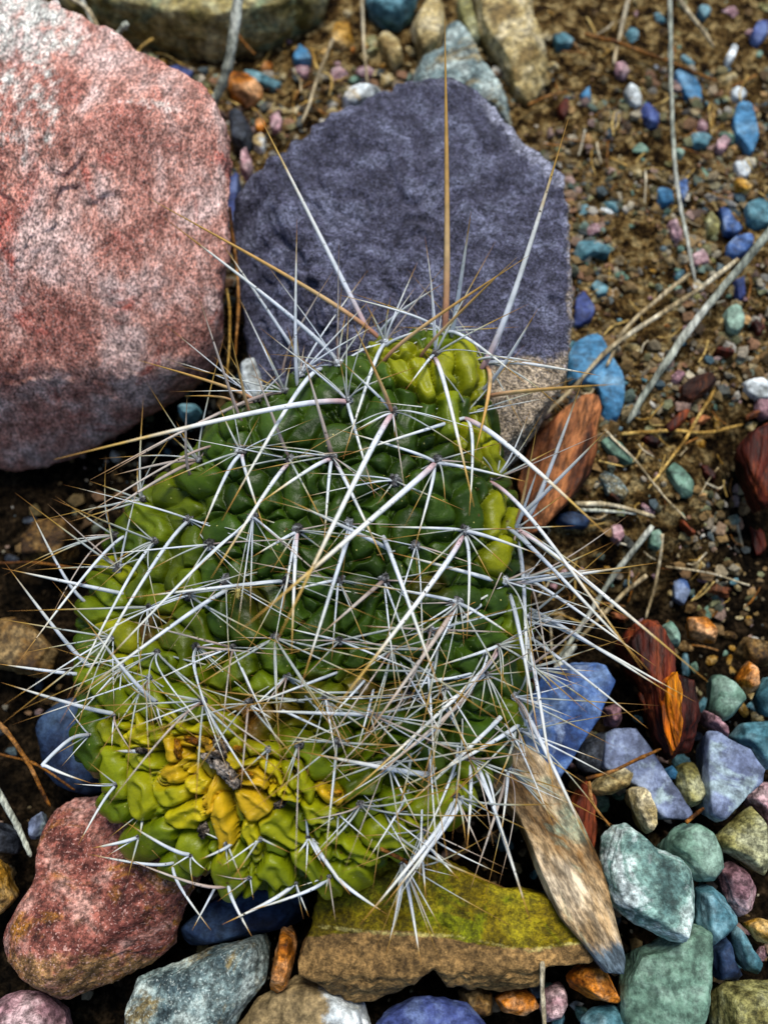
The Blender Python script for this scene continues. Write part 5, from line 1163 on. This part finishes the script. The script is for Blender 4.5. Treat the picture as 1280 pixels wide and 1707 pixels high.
# ------------------------------------------------------------------ loose gravel
PROT = []
for i in range(14):
    D, F = ico(2)
    g_ = np.random.RandomState(500 + i)
    r = np.ones(len(D))
    for k_ in range(9):
        n = g_.normal(size=3); n /= np.linalg.norm(n); dn = np.maximum(D @ n, 1e-4)
        r = np.minimum(r, g_.uniform(.42, .85) / dn)
    P = D * r[:, None] * (1 + .06 * fbm(D * 3, 2, i)[:, None])
    PROT.append((P, F))
pcols = {'tan': 'tan', 'ochre': 'ochre', 'khaki': 'khaki', 'sage': 'green', 'teal': 'teal', 'mauve': 'mauve', 'rust': 'rusty', 'white': 'whitish', 'cyan': 'sky blue', 'indigo': 'indigo', 'umber': 'dark brown', 'grey': 'grey', 'charcoal': 'charcoal'}
pme = {}
def pmesh(k, mt):
    if (k, mt) not in pme: pme[(k, mt)] = mesh_from('pebble', PROT[k][0], PROT[k][1], M[mt], smooth=False)
    return pme[(k, mt)]
rg = np.random.RandomState(909)
def covered(x, y, m=0):
    for o in OUTL:
        if o[:, 0].min() < x < o[:, 0].max() and o[:, 1].min() < y < o[:, 1].max() and inside(o, x, y): return True
    return False
REG = [  # x0,y0,x1,y1,count,size range px, palette, where
 ((945, 0, 1280, 420), 70, (9, 30), ['tan', 'tan', 'khaki', 'khaki', 'khaki', 'sage', 'sage', 'teal', 'mauve', 'white', 'umber'], 'in the gravel at the upper right'),
 ((950, 420, 1280, 720), 45, (9, 30), ['tan', 'ochre', 'khaki', 'sage', 'sage', 'teal', 'mauve', 'umber', 'rust'], 'in the gravel right of the purple boulder'),
 ((885, 720, 1180, 1040), 30, (9, 26), ['khaki', 'sage', 'teal', 'ochre', 'tan', 'mauve', 'umber'], 'in the litter right of the cactus'),
 ((385, 70, 690, 200), 28, (12, 34), ['tan', 'ochre', 'tan', 'khaki', 'rust', 'mauve', 'umber', 'sage'], 'in the litter behind the boulders'),
 ((560, 0, 960, 140), 14, (12, 34), ['tan', 'ochre', 'khaki', 'tan', 'mauve'], 'at the top edge behind the purple boulder'),
 ((1130, 960, 1280, 1230), 18, (14, 34), ['sage', 'teal', 'tan', 'mauve', 'ochre', 'umber'], 'above the stones at the right edge'),
 ((1170, 840, 1280, 1120), 8, (10, 26), ['umber', 'umber', 'ochre', 'charcoal'], 'in the dark hollow at the right edge'),
 ((880, 1170, 1280, 1707), 24, (16, 40), ['umber', 'charcoal', 'sage', 'mauve', 'teal'], 'down in the gaps between the stones at the lower right'),
 ((0, 830, 200, 1340), 7, (14, 34), ['umber', 'charcoal', 'charcoal'], 'in the shade left of the cactus'),
 ((150, 60, 380, 160), 6, (10, 24), ['khaki', 'ochre', 'umber', 'rust'], 'behind the pink boulder'),
]
for (x0, y0, x1, y1), cnt, (s0, s1), pal, where in REG:
    c_ = 0; tr = 0
    while c_ < cnt and tr < 4000:
        tr += 1
        x, y = rg.uniform(x0, x1), rg.uniform(y0, y1)
        if covered(x, y): continue
        mt = pal[rg.randint(len(pal))]; g = ground_at(x, y)
        s = (s0 + (s1 - s0) * rg.rand() ** 2) / 2 / pxcm(g)
        o = link('gravel_pebble', pmesh(rg.randint(14), mt), loc=g + np.array([0, 0, s * .05]))
        o.scale = (s * rg.uniform(1, 1.5), s * rg.uniform(.8, 1.2), s * rg.uniform(.55, .9))
        o.rotation_euler = (rg.uniform(-.5, .5), rg.uniform(-.5, .5), rg.uniform(0, 6.28))
        asp = o.scale[0] / o.scale[1]
        szw = 'tiny' if s * pxcm(g) < 6 else 'small' if s * pxcm(g) < 9 else 'medium'
        tag(o, place_label('%s %s%s pebble' % (szw, 'long ' if asp > 1.5 else '', pcols[mt]), x, y), 'pebble', 'loose %s pebbles %s' % (pcols[mt], where))
        c_ += 1

# fine grit: too many to count
pal = np.array([(.30, .24, .13), (.22, .15, .07), (.36, .22, .09), (.16, .17, .09), (.40, .36, .26), (.12, .18, .15), (.26, .14, .08), (.07, .13, .16), (.32, .22, .20), (.10, .06, .03), (.44, .42, .36)])
D, F = ico(1)
Ng = 36000
gxs, gys = rg.uniform(-16, 16, Ng), rg.uniform(-14, 19, Ng)
cl = fbm(np.stack([gxs * .55, gys * .55, gxs * 0], 1), 3, 61)
kp = rg.rand(Ng) < (1 - .93 * ground_z(gxs, gys)[1]) * sstep(-.45, .25, cl)
gxs, gys = gxs[kp], gys[kp]; Ng = len(gxs)
gzs = ground_z(gxs, gys)[0]
sz = .045 + .23 * rg.rand(Ng) ** 2.6
Vv = np.empty((Ng, len(D), 3)); Cc = np.empty((Ng, len(D), 3))
sc3 = sz[:, None] * rg.uniform(.6, 1.4, (Ng, 3)); rot = rg.uniform(0, 6.28, Ng)
jit = rg.uniform(.5, 1.2, (Ng, len(D)))
base_ = D[None] * jit[..., None] * sc3[:, None]
cr_, sr_ = np.cos(rot)[:, None], np.sin(rot)[:, None]
Vv[..., 0] = base_[..., 0] * cr_ - base_[..., 1] * sr_ + gxs[:, None]
Vv[..., 1] = base_[..., 0] * sr_ + base_[..., 1] * cr_ + gys[:, None]
Vv[..., 2] = base_[..., 2] * .8 + (gzs + sz * .2)[:, None]
soilc = np.array([.13, .085, .03]); mixk = rg.uniform(.0, .85, (Ng, 1))
Cc[:] = (pal[rg.randint(len(pal), size=Ng)] * rg.uniform(.5, 1.15, (Ng, 1)) * (1 - mixk) + soilc * mixk * rg.uniform(.3, 1.5, (Ng, 1)))[:, None]
Fg = (F[None] + (np.arange(Ng) * len(D))[:, None, None]).reshape(-1, 3)
grit = link('grit', mesh_from('grit', Vv.reshape(-1, 3), Fg, M['grit'], smooth=False, colors=Cc.reshape(-1, 3)))
tag(grit, 'fine mixed grit and crumbs of soil covering the ground between the stones', 'grit', kind='stuff')

# short loose straws of the litter
cnt = 0
for i in range(4000):
    if cnt >= 135: break
    if i % 3: x, y, wh = rg.uniform(900, 1270), rg.uniform(0, 1120), 'in the litter right of the boulder and cactus'
    else: x, y, wh = rg.uniform(180, 940), rg.uniform(40, 190), 'in the litter behind the boulders'
    if covered(x, y): continue
    a = rg.uniform(0, math.pi); L = rg.uniform(14, 55)
    x2, y2 = x + L * math.cos(a), y + L * math.sin(a)
    if covered(x2, y2): continue
    xm, ym = (x + x2) / 2 + rg.normal() * 4, (y + y2) / 2 + rg.normal() * 4
    mt = ['straw', 'goldstraw', 'browntwig', 'goldstraw'][rg.randint(4)]
    nm = {'straw': 'pale', 'goldstraw': 'golden', 'browntwig': 'brown'}[mt]
    straw(place_label(('short ' if L < 34 else 'thin ') + nm + ' straw', xm, ym), [(x, y), (xm, ym), (x2, y2)], rg.uniform(2.2, 4.5), mt, z=.12 + .2 * rg.rand(), seed=1000 + cnt, name='litter_straw', group='short %s straws %s' % (nm, wh), sides=5)
    cnt += 1
